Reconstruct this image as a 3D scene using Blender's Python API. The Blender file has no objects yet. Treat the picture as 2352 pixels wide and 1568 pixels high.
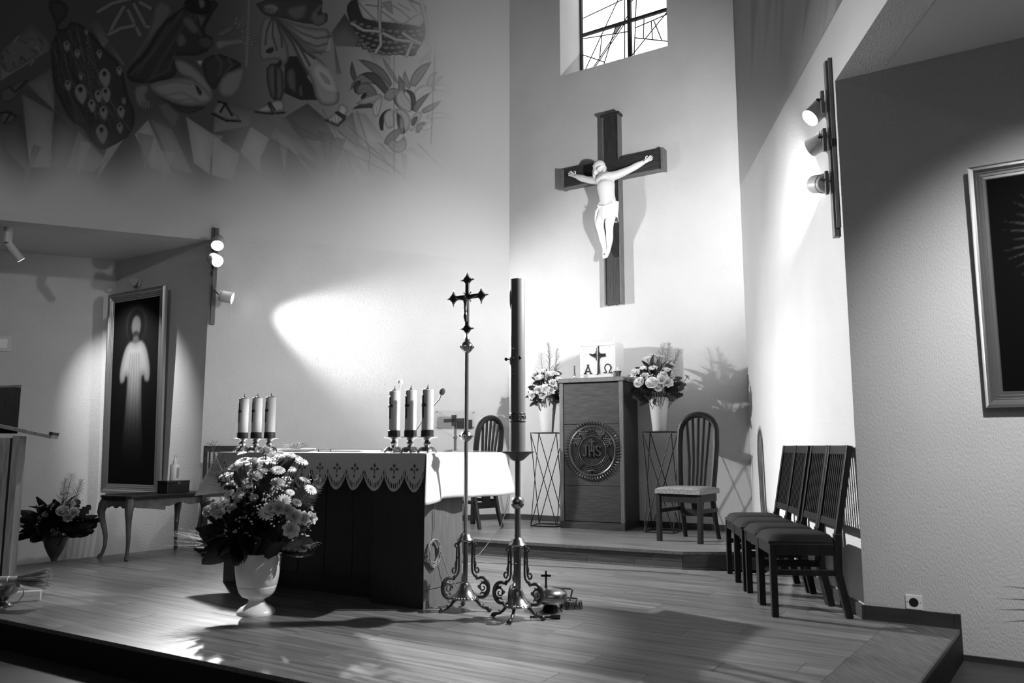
import bpy, bmesh, math, random
import numpy as np
from mathutils import Vector, Matrix
random.seed(7)
SC = bpy.context.scene
COL = SC.collection
PI = math.pi
rad = math.radians

# ------------------------------------------------------------------ camera, world, exposure
FPX = 1829.0
TILT = math.atan(241 / FPX)
EYE = 0.98
cd = bpy.data.cameras.new('camera')
cam = bpy.data.objects.new('camera', cd)
COL.objects.link(cam)
cam.location = (0, 0, EYE)
cam.rotation_euler = (PI / 2 + TILT, 0, 0)
cd.sensor_width = 36.0
cd.lens = FPX / 2352 * 36.0
cd.clip_start = 0.05
cd.dof.use_dof = True
cd.dof.focus_distance = 8.0
cd.dof.aperture_fstop = 3.2
SC.camera = cam
SC.view_settings.view_transform = 'Standard'
SC.view_settings.look = 'None'
SC.view_settings.gamma = 1.0
SC.view_settings.use_curve_mapping = False
SC.view_settings.exposure = 0.0
w = bpy.data.worlds.new('world')
SC.world = w
w.use_nodes = True
w.node_tree.nodes['Background'].inputs[0].default_value = (1, 1, 1, 1)
w.node_tree.nodes['Background'].inputs[1].default_value = 0.032

AIM = {}


def lamp_spot(name, loc, target, watts, deg, blend=0.35, size=0.03, parent=None):
    l = bpy.data.lights.new(name, 'SPOT')
    l.energy = watts
    l.spot_size = rad(deg)
    l.spot_blend = blend
    l.shadow_soft_size = size
    o = bpy.data.objects.new(name, l)
    COL.objects.link(o)
    o.location = loc
    d = Vector(target) - Vector(loc)
    o.rotation_euler = d.to_track_quat('-Z', 'Y').to_euler()
    return o


def lamp_area(name, loc, target, watts, sx, sy):
    l = bpy.data.lights.new(name, 'AREA')
    l.energy = watts
    l.shape = 'RECTANGLE'
    l.size = sx
    l.size_y = sy
    o = bpy.data.objects.new(name, l)
    COL.objects.link(o)
    o.location = loc
    d = Vector(target) - Vector(loc)
    o.rotation_euler = d.to_track_quat('-Z', 'Y').to_euler()
    return o


# soft ambient fill added behind the camera, high up
lamp_area('nave_fill', (1.0, -4.0, 5.0), (0, 7, 2.0), 30, 5, 3)

# ------------------------------------------------------------------ pixel -> point
cF = np.array([0, math.cos(TILT), math.sin(TILT)])
cU = np.array([0, -math.sin(TILT), math.cos(TILT)])
cR = np.array([1.0, 0, 0])
cC = np.array([0, 0, EYE])


def ray(x, y):
    return cR * (x - 1176) / FPX + cU * (784 - y) / FPX + cF


def onz(x, y, z=0.0):
    d = ray(x, y)
    return Vector(cC + d * (z - EYE) / d[2])


def onp(x, y, p, n):
    d = ray(x, y)
    p = np.array(p, dtype=float)
    n = np.array(n, dtype=float)
    return Vector(cC + d * (np.dot(p - cC, n) / np.dot(d, n)))


def aty(x, y, Y):
    d = ray(x, y)
    return Vector(cC + d * (Y / d[1]))


def D(a):
    a = rad(a)
    return Vector((math.sin(a), math.cos(a), 0))


def loc_of(p, origin, rz):
    return Matrix.Rotation(-rz, 3, 'Z') @ (Vector(p) - Vector(origin))


# plan of the apse
AB, AL = -57.5, 66.0
TB = rad(-32.5)      # frame of the back wall: x runs right along it, y runs into it
TL = rad(24.0)
NB, NL = D(32.5), D(-24.0)
STEP = 0.14
LOW = -0.16
LB = onz(1170, 1191, STEP)
LB.z = 0
BR = LB + D(122.5) * 2.847
LE = LB + D(AL + 180) * 3.413
RE = onz(1987, 1421, 0)
AR = math.degrees(math.atan2((BR - RE).x, (BR - RE).y))
TR = rad(-90 - AR)
NR = D(AR + 90)
SOFL, SOFR = 3.12, 3.25
TOP = 7.4


# ------------------------------------------------------------------ materials
MATS = {}


def mat(name, v, rough=0.6, metal=0.0, bump=0.0, bscale=60.0, bstretch=(1, 1, 1), var=0.0, vscale=4.0, vstretch=(1, 1, 1),
        emit=0.0, spec=0.5, rand=0.0, attr=None, trans=0.0, coat=0.0, zsplit=None, alpha=1.0):
    m = bpy.data.materials.new(name)
    m.use_nodes = True
    nt = m.node_tree
    N, L = nt.nodes, nt.links
    b = N['Principled BSDF']
    b.inputs['Base Color'].default_value = (v, v, v, 1)
    b.inputs['Roughness'].default_value = rough
    b.inputs['Metallic'].default_value = metal
    b.inputs['Specular IOR Level'].default_value = spec
    if coat:
        b.inputs['Coat Weight'].default_value = coat
        b.inputs['Coat Roughness'].default_value = 0.15
    if trans:
        b.inputs['Transmission Weight'].default_value = trans
    if alpha < 1:
        b.inputs['Alpha'].default_value = alpha
    if emit:
        b.inputs['Emission Color'].default_value = (1, 1, 1, 1)
        b.inputs['Emission Strength'].default_value = emit
    tc = N.new('ShaderNodeTexCoord')

    def noise(scale, stretch, detail=3.0, seed_obj=False):
        mp = N.new('ShaderNodeMapping')
        mp.inputs['Scale'].default_value = stretch
        L.new(tc.outputs['Object'], mp.inputs['Vector'])
        if seed_obj:
            oi = N.new('ShaderNodeObjectInfo')
            mu = N.new('ShaderNodeMath')
            mu.operation = 'MULTIPLY'
            mu.inputs[1].default_value = 37.0
            L.new(oi.outputs['Random'], mu.inputs[0])
            L.new(mu.outputs[0], mp.inputs['Location'])
        n = N.new('ShaderNodeTexNoise')
        n.inputs['Scale'].default_value = scale
        n.inputs['Detail'].default_value = detail
        L.new(mp.outputs[0], n.inputs['Vector'])
        return n

    src = None
    if attr:
        a = N.new('ShaderNodeAttribute')
        a.attribute_name = attr
        src = a.outputs['Color']
    if var or rand:
        base = N.new('ShaderNodeRGB')
        base.outputs[0].default_value = (v, v, v, 1)
        cur = src or base.outputs[0]
        if var:
            n = noise(vscale, vstretch, 4.0, rand > 0)
            mr = N.new('ShaderNodeMapRange')
            mr.inputs['From Min'].default_value = 0.3
            mr.inputs['From Max'].default_value = 0.7
            mr.inputs['To Min'].default_value = 1 - var
            mr.inputs['To Max'].default_value = 1 + var
            L.new(n.outputs['Fac'], mr.inputs['Value'])
            mx = N.new('ShaderNodeMix')
            mx.data_type = 'RGBA'
            mx.blend_type = 'MULTIPLY'
            mx.inputs[0].default_value = 1
            L.new(cur, mx.inputs[6])
            L.new(mr.outputs[0], mx.inputs[7])
            cur = mx.outputs[2]
        if rand:
            oi = N.new('ShaderNodeObjectInfo')
            mr = N.new('ShaderNodeMapRange')
            mr.inputs['To Min'].default_value = 1 - rand
            mr.inputs['To Max'].default_value = 1 + rand
            L.new(oi.outputs['Random'], mr.inputs['Value'])
            mx = N.new('ShaderNodeMix')
            mx.data_type = 'RGBA'
            mx.blend_type = 'MULTIPLY'
            mx.inputs[0].default_value = 1
            L.new(cur, mx.inputs[6])
            L.new(mr.outputs[0], mx.inputs[7])
            cur = mx.outputs[2]
        src = cur
    if src is not None:
        L.new(src, b.inputs['Base Color'])
    if bump:
        n = noise(bscale, bstretch, 2.0)
        bp = N.new('ShaderNodeBump')
        bp.inputs['Distance'].default_value = 0.01
        bp.inputs['Strength'].default_value = bump
        L.new(n.outputs['Fac'], bp.inputs['Height'])
        L.new(bp.outputs[0], b.inputs['Normal'])
    MATS[name] = m
    return m


WALLV = 0.60
M_wall = mat('stucco', WALLV, 0.85, bump=0.6, bscale=150, bstretch=(1, 1, 0.36), var=0.05, vscale=1.5, spec=0.2)
M_smooth = mat('smooth_plaster', WALLV, 0.8, spec=0.2)
M_paint = mat('mural_paint', 0.5, 0.8, attr='paint', bump=0.08, bscale=90, spec=0.2)
M_canvas = mat('canvas_oil', 0.5, 0.7, attr='paint', bump=0.05, bscale=200, spec=0.06)
M_plank = mat('parquet', 0.185, 0.33, var=0.42, vscale=3.5, vstretch=(0.5, 11, 11), rand=0.16, spec=0.42, bump=0.04, bscale=8, bstretch=(0.6, 12, 1))
M_board = mat('border_oak', 0.14, 0.42, var=0.4, vscale=6, vstretch=(14, 0.8, 14), spec=0.3, bump=0.05, bscale=8, bstretch=(12, .6, 1))
M_riser = mat('riser_wood', 0.07, 0.5, var=0.35, vscale=5, vstretch=(0.8, 10, 14), rand=0.2)
M_lowfloor = mat('lower_floor', 0.06, 0.45, var=0.3, vscale=5, vstretch=(0.8, 10, 10), spec=0.3)
M_black = mat('black_riser', 0.012, 0.6, spec=0.2)
M_gap = mat('dark_joint', 0.03, 0.8)  # dark base that shows in the joints between boards
M_base = mat('baseboard_wood', 0.035, 0.45, var=0.25, vscale=5, vstretch=(1, 8, 8))
M_dark = mat('dark_wood', 0.013, 0.42, spec=0.3, var=0.35, vscale=6, vstretch=(9, 9, 1.0))
M_cross = mat('cross_wood', 0.035, 0.5, var=0.45, vscale=7, vstretch=(14, 14, 1.2))
M_crossh = mat('cross_wood_bar', 0.035, 0.5, var=0.45, vscale=7, vstretch=(1.2, 14, 14))
M_rim = mat('cross_rim', 0.14, 0.5, var=0.2, vscale=8, vstretch=(2, 10, 2))
M_cab = mat('cabinet_wood', 0.062, 0.4, var=0.35, vscale=7, vstretch=(1.2, 10, 16))
M_cabs = mat('cabinet_side', 0.03, 0.45, var=0.25, vscale=7, vstretch=(8, 8, 1))
M_cabrim = mat('cabinet_edge', 0.16, 0.4, var=0.2, vscale=7, vstretch=(6, 6, 1))
M_carve = mat('carved_wood', 0.05, 0.3, spec=0.6)
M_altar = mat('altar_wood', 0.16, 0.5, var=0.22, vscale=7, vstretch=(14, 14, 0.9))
M_altard = mat('altar_shaded_front', 0.022, 0.5, var=0.2, vscale=7, vstretch=(14, 14, 0.9))  # altar wood darkened, the shade on the front is in the colour
M_ambo = mat('ambo_wood', 0.2, 0.5, var=0.35, vscale=5, vstretch=(9, 9, 0.9))
M_plaster = mat('white_plaster', 0.82, 0.55)
M_white = mat('white_enamel', 0.8, 0.35, spec=0.4)
M_urn = mat('urn_glaze', 0.72, 0.28, var=0.06, vscale=3)
M_vase = mat('vase_white', 0.62, 0.4)
M_silver = mat('tabernacle_white', 0.7, 0.4, metal=0.3)
M_brass = mat('polished_brass', 0.34, 0.25, metal=1.0)
M_brassd = mat('dark_brass', 0.10, 0.38, metal=0.9)
M_iron = mat('black_iron', 0.02, 0.5, metal=0.3)
M_wax = mat('candle_wax', 0.66, 0.5, spec=0.3)
M_waxp = mat('paschal_wax_shaded', 0.2, 0.5, spec=0.3)  # wax darkened all over to stand for its shaded near side
M_cloth = mat('altar_linen', 0.8, 0.85, bump=0.08, bscale=300, spec=0.15)
M_lace = mat('altar_lace', 0.5, 0.85, attr='paint', spec=0.1)
M_seat = mat('dark_upholstery', 0.028, 0.9, bump=0.2, bscale=300, spec=0.15)
M_seatl = mat('grey_upholstery', 0.22, 0.9, var=0.35, vscale=60, bump=0.3, bscale=120, spec=0.15)
M_frame = mat('gilt_frame', 0.26, 0.32, metal=0.75)
M_framed = mat('gilt_frame_dark', 0.05, 0.4, metal=0.5)
M_leaf = mat('leaf', 0.028, 0.5, var=0.3, vscale=12, rand=0.4)
M_leafl = mat('fern_green', 0.17, 0.6, rand=0.3)
M_petal = mat('white_petal', 0.78, 0.6, rand=0.08, spec=0.2)
M_cent = mat('flower_heart', 0.35, 0.8)
M_lamp = mat('lamp_white', 0.55, 0.4)
M_bulb = mat('lamp_glow', 0.9, 0.5, emit=60.0)
M_bulbd = mat('lamp_glow_side', 0.9, 0.5, emit=8.0)
M_track = mat('track_grey', 0.16, 0.4, metal=0.3)
M_glassday = mat('backlit_glass', 0.9, 0.4, emit=1.6)
M_glassgrey = mat('backlit_grey_glass', 0.3, 0.4, emit=0.12)
M_lead = mat('lead_came', 0.02, 0.5)
M_wframe = mat('window_iron', 0.03, 0.5)
M_clear = mat('clear_acrylic', 0.9, 0.05, trans=1.0, alpha=0.25)
M_bottle = mat('bottle_plastic', 0.7, 0.3)
M_label = mat('bottle_label', 0.25, 0.6)
M_blackb = mat('black_lacquer', 0.012, 0.25)
M_straw = mat('broom_straw', 0.36, 0.8, var=0.35, vscale=30, vstretch=(1, 10, 10))
M_palewood = mat('pale_wood', 0.45, 0.5)
M_cable = mat('pale_cable', 0.3, 0.5)
M_foamd = mat('dark_foam', 0.06, 0.95)
M_paper = mat('white_paper', 0.75, 0.8)
M_papg = mat('grey_print', 0.3, 0.8)


# ------------------------------------------------------------------ mesh builder
class MB:
    def __init__(s):
        s.v = []
        s.f = []

    def add(s, vs, fs):
        o = len(s.v)
        s.v += [tuple(p) for p in vs]
        s.f += [tuple(i + o for i in f) for f in fs]
        return s

    def box(s, c, d, rot=None):
        x, y, z = d[0] / 2, d[1] / 2, d[2] / 2
        vs = [Vector(p) for p in ((-x, -y, -z), (x, -y, -z), (x, y, -z), (-x, y, -z), (-x, -y, z), (x, -y, z), (x, y, z), (-x, y, z))]
        if rot is not None:
            vs = [rot @ p for p in vs]
        vs = [p + Vector(c) for p in vs]
        return s.add(vs, [(0, 3, 2, 1), (4, 5, 6, 7), (0, 1, 5, 4), (1, 2, 6, 5), (2, 3, 7, 6), (3, 0, 4, 7)])

    def bb(s, a, b):
        return s.box([(a[i] + b[i]) / 2 for i in range(3)], [abs(b[i] - a[i]) for i in range(3)])

    def bar(s, p, q, wx, wy, up=(0, 0, 1)):
        p, q = Vector(p), Vector(q)
        d = (q - p)
        L = d.length
        d.normalize()
        u = Vector(up)
        if abs(d.dot(u)) > 0.98:
            u = Vector((0, 1, 0))
        a = d.cross(u).normalized()
        b = a.cross(d).normalized()
        M = Matrix((a, b, d)).transposed()
        return s.box((p + q) / 2, (wx, wy, L), M)

    def prismy(s, poly, y0, y1):
        n = len(poly)
        vs = [(x, y0, z) for x, z in poly] + [(x, y1, z) for x, z in poly]
        fs = [tuple(range(n)), tuple(range(2 * n - 1, n - 1, -1))]
        fs += [(i, i + n, (i + 1) % n + n, (i + 1) % n) for i in range(n)]
        return s.add(vs, fs)

    def prismz(s, poly, z0, z1):
        n = len(poly)
        vs = [(x, y, z1) for x, y in poly] + [(x, y, z0) for x, y in poly]
        fs = [tuple(range(n)), tuple(range(2 * n - 1, n - 1, -1))]
        fs += [(i, i + n, (i + 1) % n + n, (i + 1) % n) for i in range(n)]
        return s.add(vs, fs)

    def prismx(s, poly, x0, x1):
        n = len(poly)
        vs = [(x0, y, z) for y, z in poly] + [(x1, y, z) for y, z in poly]
        fs = [tuple(range(n)), tuple(range(2 * n - 1, n - 1, -1))]
        fs += [(i, i + n, (i + 1) % n + n, (i + 1) % n) for i in range(n)]
        return s.add(vs, fs)

    def tube(s, pts, r, seg=8, closed=False, flat=None):
        pts = [Vector(p) for p in pts]
        n = len(pts)
        rs = r if isinstance(r, (list, tuple)) else [r] * n
        t0 = (pts[1] - pts[0]).normalized()
        up = Vector((0, 0, 1)) if abs(t0.z) < 0.9 else Vector((1, 0, 0))
        a = t0.cross(up).normalized()
        vs = []
        for i in range(n):
            if closed:
                t = (pts[(i + 1) % n] - pts[i - 1])
            else:
                t = pts[min(i + 1, n - 1)] - pts[max(i - 1, 0)]
            t = t.normalized() if t.length > 1e-9 else t0
            a = (a - t * a.dot(t))
            a = a.normalized() if a.length > 1e-6 else t.orthogonal().normalized()
            b = t.cross(a)
            for k in range(seg):
                an = 2 * PI * k / seg
                vs.append(pts[i] + a * (math.cos(an) * rs[i]) + b * (math.sin(an) * rs[i] * (flat or 1)))
        fs = []
        m = n if closed else n - 1
        for i in range(m):
            for k in range(seg):
                j = (i + 1) % n
                fs.append((i * seg + k, i * seg + (k + 1) % seg, j * seg + (k + 1) % seg, j * seg + k))
        if not closed:
            fs.append(tuple(range(seg - 1, -1, -1)))
            fs.append(tuple((n - 1) * seg + k for k in range(seg)))
        return s.add(vs, fs)

    def lathe(s, prof, seg=24, c=(0, 0, 0), wob=None, caps=True):
        vs = []
        n = len(prof)
        for r, z in prof:
            for k in range(seg):
                a = 2 * PI * k / seg
                rr = r if wob is None else r * wob(a, z)
                vs.append((c[0] + rr * math.cos(a), c[1] + rr * math.sin(a), c[2] + z))
        fs = []
        for i in range(n - 1):
            for k in range(seg):
                fs.append((i * seg + k, i * seg + (k + 1) % seg, (i + 1) * seg + (k + 1) % seg, (i + 1) * seg + k))
        if caps and prof[0][0] > 1e-6:
            fs.append(tuple(range(seg - 1, -1, -1)))
        if caps and prof[-1][0] > 1e-6:
            fs.append(tuple((n - 1) * seg + k for k in range(seg)))
        return s.add(vs, fs)

    def ball(s, c, r, seg=12, rings=8, sc=(1, 1, 1)):
        vs, fs = [], []
        for i in range(rings + 1):
            th = PI * i / rings
            for k in range(seg):
                a = 2 * PI * k / seg
                vs.append((c[0] + r * sc[0] * math.sin(th) * math.cos(a), c[1] + r * sc[1] * math.sin(th) * math.sin(a), c[2] - r * sc[2] * math.cos(th)))
        for i in range(rings):
            for k in range(seg):
                fs.append((i * seg + k, i * seg + (k + 1) % seg, (i + 1) * seg + (k + 1) % seg, (i + 1) * seg + k))
        return s.add(vs, fs)

    def grid(s, nu, nv, fn, keep=None):
        vs = [fn(i / nu, j / nv) for j in range(nv + 1) for i in range(nu + 1)]
        fs = []
        for j in range(nv):
            for i in range(nu):
                if keep is None or keep((i + .5) / nu, (j + .5) / nv):
                    a = j * (nu + 1) + i
                    fs.append((a, a + 1, a + nu + 2, a + nu + 1))
        return s.add(vs, fs)

    def mesh(s, name, m, smooth=False, ang=40):
        me = bpy.data.meshes.new(name)
        me.from_pydata(s.v, [], s.f)
        bm = bmesh.new()
        bm.from_mesh(me)
        bmesh.ops.remove_doubles(bm, verts=bm.verts, dist=1e-6)
        bmesh.ops.recalc_face_normals(bm, faces=bm.faces)
        if smooth:
            for f in bm.faces:
                f.smooth = True
            for e in bm.edges:
                if len(e.link_faces) == 2 and e.calc_face_angle(0) > rad(ang):
                    e.smooth = False
        bm.to_mesh(me)
        bm.free()
        me.materials.append(m)
        return me

    def build(s, name, m, parent=None, smooth=False, bevel=0, ang=40, loc=None, rz=0):
        return link(name, s.mesh(name, m, smooth, ang), parent, loc, rz, bevel)


def link(name, me, parent=None, loc=None, rz=0, bevel=0, mw=None):
    o = bpy.data.objects.new(name, me)
    COL.objects.link(o)
    if parent is not None:
        o.parent = parent
    if mw is not None:
        o.matrix_local = mw
    else:
        if loc is not None:
            o.location = loc
        if rz:
            o.rotation_euler = (0, 0, rz)
    if bevel:
        b = o.modifiers.new('bevel', 'BEVEL')
        b.width = bevel
        b.segments = 2
        b.limit_method = 'ANGLE'
        b.angle_limit = rad(35)
    return o


def tag(o, label, cat, group=None):
    o['label'] = label
    o['category'] = cat
    if group:
        o['group'] = group
    return o


def thing(name, label, cat, loc=(0, 0, 0), rz=0.0, group=None):
    o = bpy.data.objects.new(name, None)
    COL.objects.link(o)
    o.empty_display_size = 0.1
    o.location = loc
    o.rotation_euler = (0, 0, rz)
    return tag(o, label, cat, group)


def struct(o):
    o['kind'] = 'structure'
    return o


def dup(root, loc, rz=None, label=None, group=None):
    r = root.copy()
    COL.objects.link(r)
    r.location = loc
    if rz is not None:
        r.rotation_euler = (0, 0, rz)
    if label:
        r['label'] = label
    if group:
        r['group'] = group
    for ch in list(root.children):
        c = ch.copy()
        COL.objects.link(c)
        c.parent = r
        for g in list(ch.children):
            d = g.copy()
            COL.objects.link(d)
            d.parent = c
    return r


def paint_attr(me, cols):
    a = me.color_attributes.new('paint', 'FLOAT_COLOR', 'POINT')
    n = len(me.vertices)
    arr = np.ones((n, 4), dtype=np.float32)
    arr[:, 0] = arr[:, 1] = arr[:, 2] = cols
    a.data.foreach_set('color', arr.ravel())


def sst(x):
    x = np.clip(x, 0, 1)
    return x * x * (3 - 2 * x)


class Painter:
    """flat print: shapes painted on a set of points (x, y), value v"""

    def __init__(s, X, Y, v):
        s.X, s.Y = X, Y
        s.v = np.full(X.shape, v, dtype=float) if np.isscalar(v) else v

    def dist(s, idx, pts, closed=True):
        x, y = s.X[idx], s.Y[idx]
        d = np.full(x.shape, 1e9)
        ins = np.zeros(x.shape, bool)
        n = len(pts)
        for i in range(n if closed else n - 1):
            ax, ay = pts[i]
            bx, by = pts[(i + 1) % n]
            ex, ey = bx - ax, by - ay
            L = ex * ex + ey * ey + 1e-12
            t = np.clip(((x - ax) * ex + (y - ay) * ey) / L, 0, 1)
            d = np.minimum(d, np.hypot(x - ax - t * ex, y - ay - t * ey))
            if closed:
                c = ((ay > y) != (by > y)) & (x < (bx - ax) * (y - ay) / (by - ay + 1e-12) + ax)
                ins ^= c
        return d, ins

    def near(s, pts, m):
        p = np.array(pts)
        return np.nonzero((s.X > p[:, 0].min() - m) & (s.X < p[:, 0].max() + m) & (s.Y > p[:, 1].min() - m) & (s.Y < p[:, 1].max() + m))[0]

    def poly(s, pts, v, edge=0.72, w=9.0, grad=(0, 0), op=1.0, soft=1.5, out=0.0):
        i = s.near(pts, 2)
        if len(i) == 0:
            return
        d, ins = s.dist(i, pts)
        a = np.where(ins, sst(d / soft), 0) * op
        p = np.array(pts)
        cx, cy = p.mean(0)
        sx, sy = np.ptp(p[:, 0]) / 2 + 1e-6, np.ptp(p[:, 1]) / 2 + 1e-6
        edge = .3 + .7 * edge
        tone = v * (edge + (1 - edge) * sst(d / w)) + grad[0] * (s.X[i] - cx) / sx + grad[1] * (s.Y[i] - cy) / sy
        s.v[i] = s.v[i] * (1 - a) + np.maximum(tone, 4) * a

    def line(s, pts, width, v, op=1.0):
        i = s.near(pts, width + 2)
        if len(i) == 0:
            return
        d, _ = s.dist(i, pts, False)
        a = sst((width / 2 + 0.8 - d) / 1.6) * op
        s.v[i] = s.v[i] * (1 - a) + v * a


def smoothpoly(pts, it=2):
    for _ in range(it):
        q = []
        n = len(pts)
        for i in range(n):
            a, b = pts[i], pts[(i + 1) % n]
            q += [(a[0] * .75 + b[0] * .25, a[1] * .75 + b[1] * .25), (a[0] * .25 + b[0] * .75, a[1] * .25 + b[1] * .75)]
        pts = q
    return pts

# ================================================================== STRUCTURE
XB, XL, XR = D(122.5), D(66.0), -D(AR)
LB_LEN, LL_LEN, LR_LEN = 2.847, 3.413, (RE - BR).length
C1 = LE + D(-57.5) * 1.70

# back wall with the window opening
WX0, WX1, WZ0, WZ1, WT = 0.73, 2.10, 5.42, 7.2, 0.6
m = MB()
m.bb((0, 0, LOW), (WX0, WT, TOP)).bb((WX1, 0, LOW), (LB_LEN, WT, TOP)).bb((WX0, 0, LOW), (WX1, WT, WZ0)).bb((WX0, 0, WZ1), (WX1, WT, TOP))
struct(m.build('wall_back', M_wall, loc=LB, rz=TB))
m = MB()
m.bb((0, 0, LOW), (LL_LEN, .25, TOP)).bb((-4.5, 0, SOFL), (0, .25, TOP))
struct(m.build('wall_left', M_wall, loc=LE, rz=TL))
m = MB()
m.bb((0, 0, LOW), (LR_LEN, .25, TOP)).bb((LR_LEN, 0, SOFR), (LR_LEN + 2.6, .25, TOP))
struct(m.build('wall_right', M_wall, loc=BR, rz=TR))
struct(MB().bb((0, 0, LOW), (1.70, .2, SOFL + .1)).bb((0, 0, -.4), (1.70, .2, LOW)).build('wall_left_return', M_wall, loc=C1, rz=TB))
struct(MB().bb((-4.0, 0, -.4), (0.0, .2, SOFL + .1)).build('wall_left_niche', M_wall, loc=C1, rz=TL))
struct(MB().bb((0, 0, LOW - .2), (3.2, .2, SOFR + .1)).build('wall_right_return', M_wall, loc=RE, rz=TB))
pl = [LE + NL * .24, LE + D(246) * 4.5 + NL * .24, C1 + D(246) * 4.0, C1]
struct(MB().prismz([(p.x, p.y) for p in pl], SOFL, SOFL + .12).build('ceiling', M_smooth))
pr = [RE + NR * .24, RE + XB * 3.2, RE + XB * 3.2 + XR * 2.6, RE + XR * 2.6 + NR * .24]
struct(MB().prismz([(p.x, p.y) for p in pr], SOFR, SOFR + .12).build('ceiling', M_smooth))

# ---- floors
fe0, fe1 = onz(0, 1420), onz(720, 1568)
re0, re1 = onz(2190, 1462), onz(2110, 1568)
ri0, ri1 = onz(2044, 1428), onz(1882, 1568)
le0, le1 = onz(33, 1298), onz(218, 1279)


def xline(a, b, c, d):
    r, s = b - a, d - c
    t = ((c - a).x * s.y - (c - a).y * s.x) / (r.x * s.y - r.y * s.x)
    return a + r * t


fdir = (fe1 - fe0).normalized()
P_FR = xline(fe0, fe1, re0, re1)
P_FL = xline(fe0, fe1, le0, LE)
P_RW = xline(re0, re1, RE, RE + XB)
P_FI = xline(fe0, fe1, ri0, ri1)
P_RI = xline(ri0, ri1, RE, RE + XB)
plat = [P_FL, P_FR, P_RW, RE, BR, LB, LE]
floor = struct(MB().prismz([(p.x, p.y) for p in plat], LOW, -0.02).build('floor', M_gap))


def clip(poly, a, b):
    """keep what lies left of a->b"""
    out = []
    n = len(poly)
    f = lambda p: (b[0] - a[0]) * (p[1] - a[1]) - (b[1] - a[1]) * (p[0] - a[0])
    for i in range(n):
        p, q = poly[i], poly[(i + 1) % n]
        fp, fq = f(p), f(q)
        if fp >= 0:
            out.append(p)
        if (fp >= 0) != (fq >= 0):
            t = fp / (fp - fq)
            out.append((p[0] + (q[0] - p[0]) * t, p[1] + (q[1] - p[1]) * t))
    return out


S2 = onz(1568, 1266, STEP)
S2.z = 0
s2 = loc_of(S2, LB, TB)
S1 = LB + XB * 0.60 + NB * -1.92
S3 = xline(S2, S2 + Vector((1, -0.03, 0)), BR, RE)
S0 = xline(S1, S1 + D(-28), LB, LE)


def planks(parent, region, wid, length, z0, z1, m, seed, cull=None, frame=TB, org=LB, yal=None):
    rnd = random.Random(seed)
    reg = [loc_of(p, org, frame) for p in region]
    reg = [(p.x, p.y) for p in reg]
    x0, x1 = min(p[0] for p in reg), max(p[0] for p in reg)
    y0, y1 = min(p[1] for p in reg), max(p[1] for p in reg)
    n = 0
    y = y0 if yal is None else yal - math.ceil((yal - y0) / wid) * wid
    while y < y1:
        x = x0 - rnd.random() * length
        while x < x1:
            L = length * rnd.uniform(.8, 1.15)
            g = 0.0012
            poly = [(x + g, y + g), (x + L - g, y + g), (x + L - g, y + wid - g), (x + g, y + wid - g)]
            for i in range(len(reg)):
                poly = clip(poly, reg[i], reg[(i + 1) % len(reg)])
                if len(poly) < 3:
                    break
            if len(poly) >= 3:
                cx = sum(p[0] for p in poly) / len(poly)
                cy = sum(p[1] for p in poly) / len(poly)
                if cull is None or not cull(cx, cy):
                    wv = rnd.uniform(0, .0006)
                    poly = [(p[0] - cx, p[1] - cy) for p in poly]
                    wc = Vector(org) + Matrix.Rotation(frame, 3, 'Z') @ Vector((cx, cy, 0))
                    MB().prismz(poly, z0, z1 - wv).build('plank', m, parent, loc=wc, rz=frame)
                    n += 1
            x += L
        y += wid
    return n


s1 = loc_of(S1, LB, TB)
reY = loc_of(RE, LB, TB).y
P_LI = xline(RE, RE + XB, P_FL, LE)
sl = lambda x: s1.y + (s2.y - s1.y) * (x - s1.x) / (s2.x - s1.x)
cull = lambda x, y: 0.3 < x < 2.9 and y > sl(x) + .12
planks(floor, [P_FL, P_FI, P_RI, P_LI], .19, 1.35, -.02, 0.0, M_plank, 3, cull, yal=reY)
planks(floor, [P_LI, RE, BR, LB, LE], .19, 1.35, -.02, 0.0, M_plank, 4, cull, yal=reY)
bb_ = MB().prismz([(p.x, p.y) for p in [P_FI + fdir * .003, P_FR, P_RW, P_RI + XB * .003]], -.02, .001)
o = bb_.build('border_board', M_board, floor)
# edge faces of the platform
d = (P_FR - P_FL)
struct(MB().bb((-.02, -.012, LOW), (d.length + .01, 0, -.022)).build('trim_1', M_black, loc=P_FL, rz=math.atan2(d.y, d.x)))
d = (P_RW - P_FR)
struct(MB().bb((0, -.012, LOW), (d.length, 0, -.022)).build('trim_2', M_black, loc=P_FR, rz=math.atan2(d.y, d.x)))
d = (LE - P_FL)
struct(MB().bb((0, 0, LOW - .165), (d.length, .03, -.022)).build('trim_3', M_black, loc=P_FL, rz=math.atan2(d.y, d.x)))
nose = MB()
nose.bar(P_FL + Vector((0, 0, -.011)), P_FR + Vector((0, 0, -.011)), .012, .022)
nose.bar(P_FR + Vector((0, 0, -.011)), P_RW + Vector((0, 0, -.011)), .012, .022)
nose.build('nosing', M_board, floor)

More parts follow.
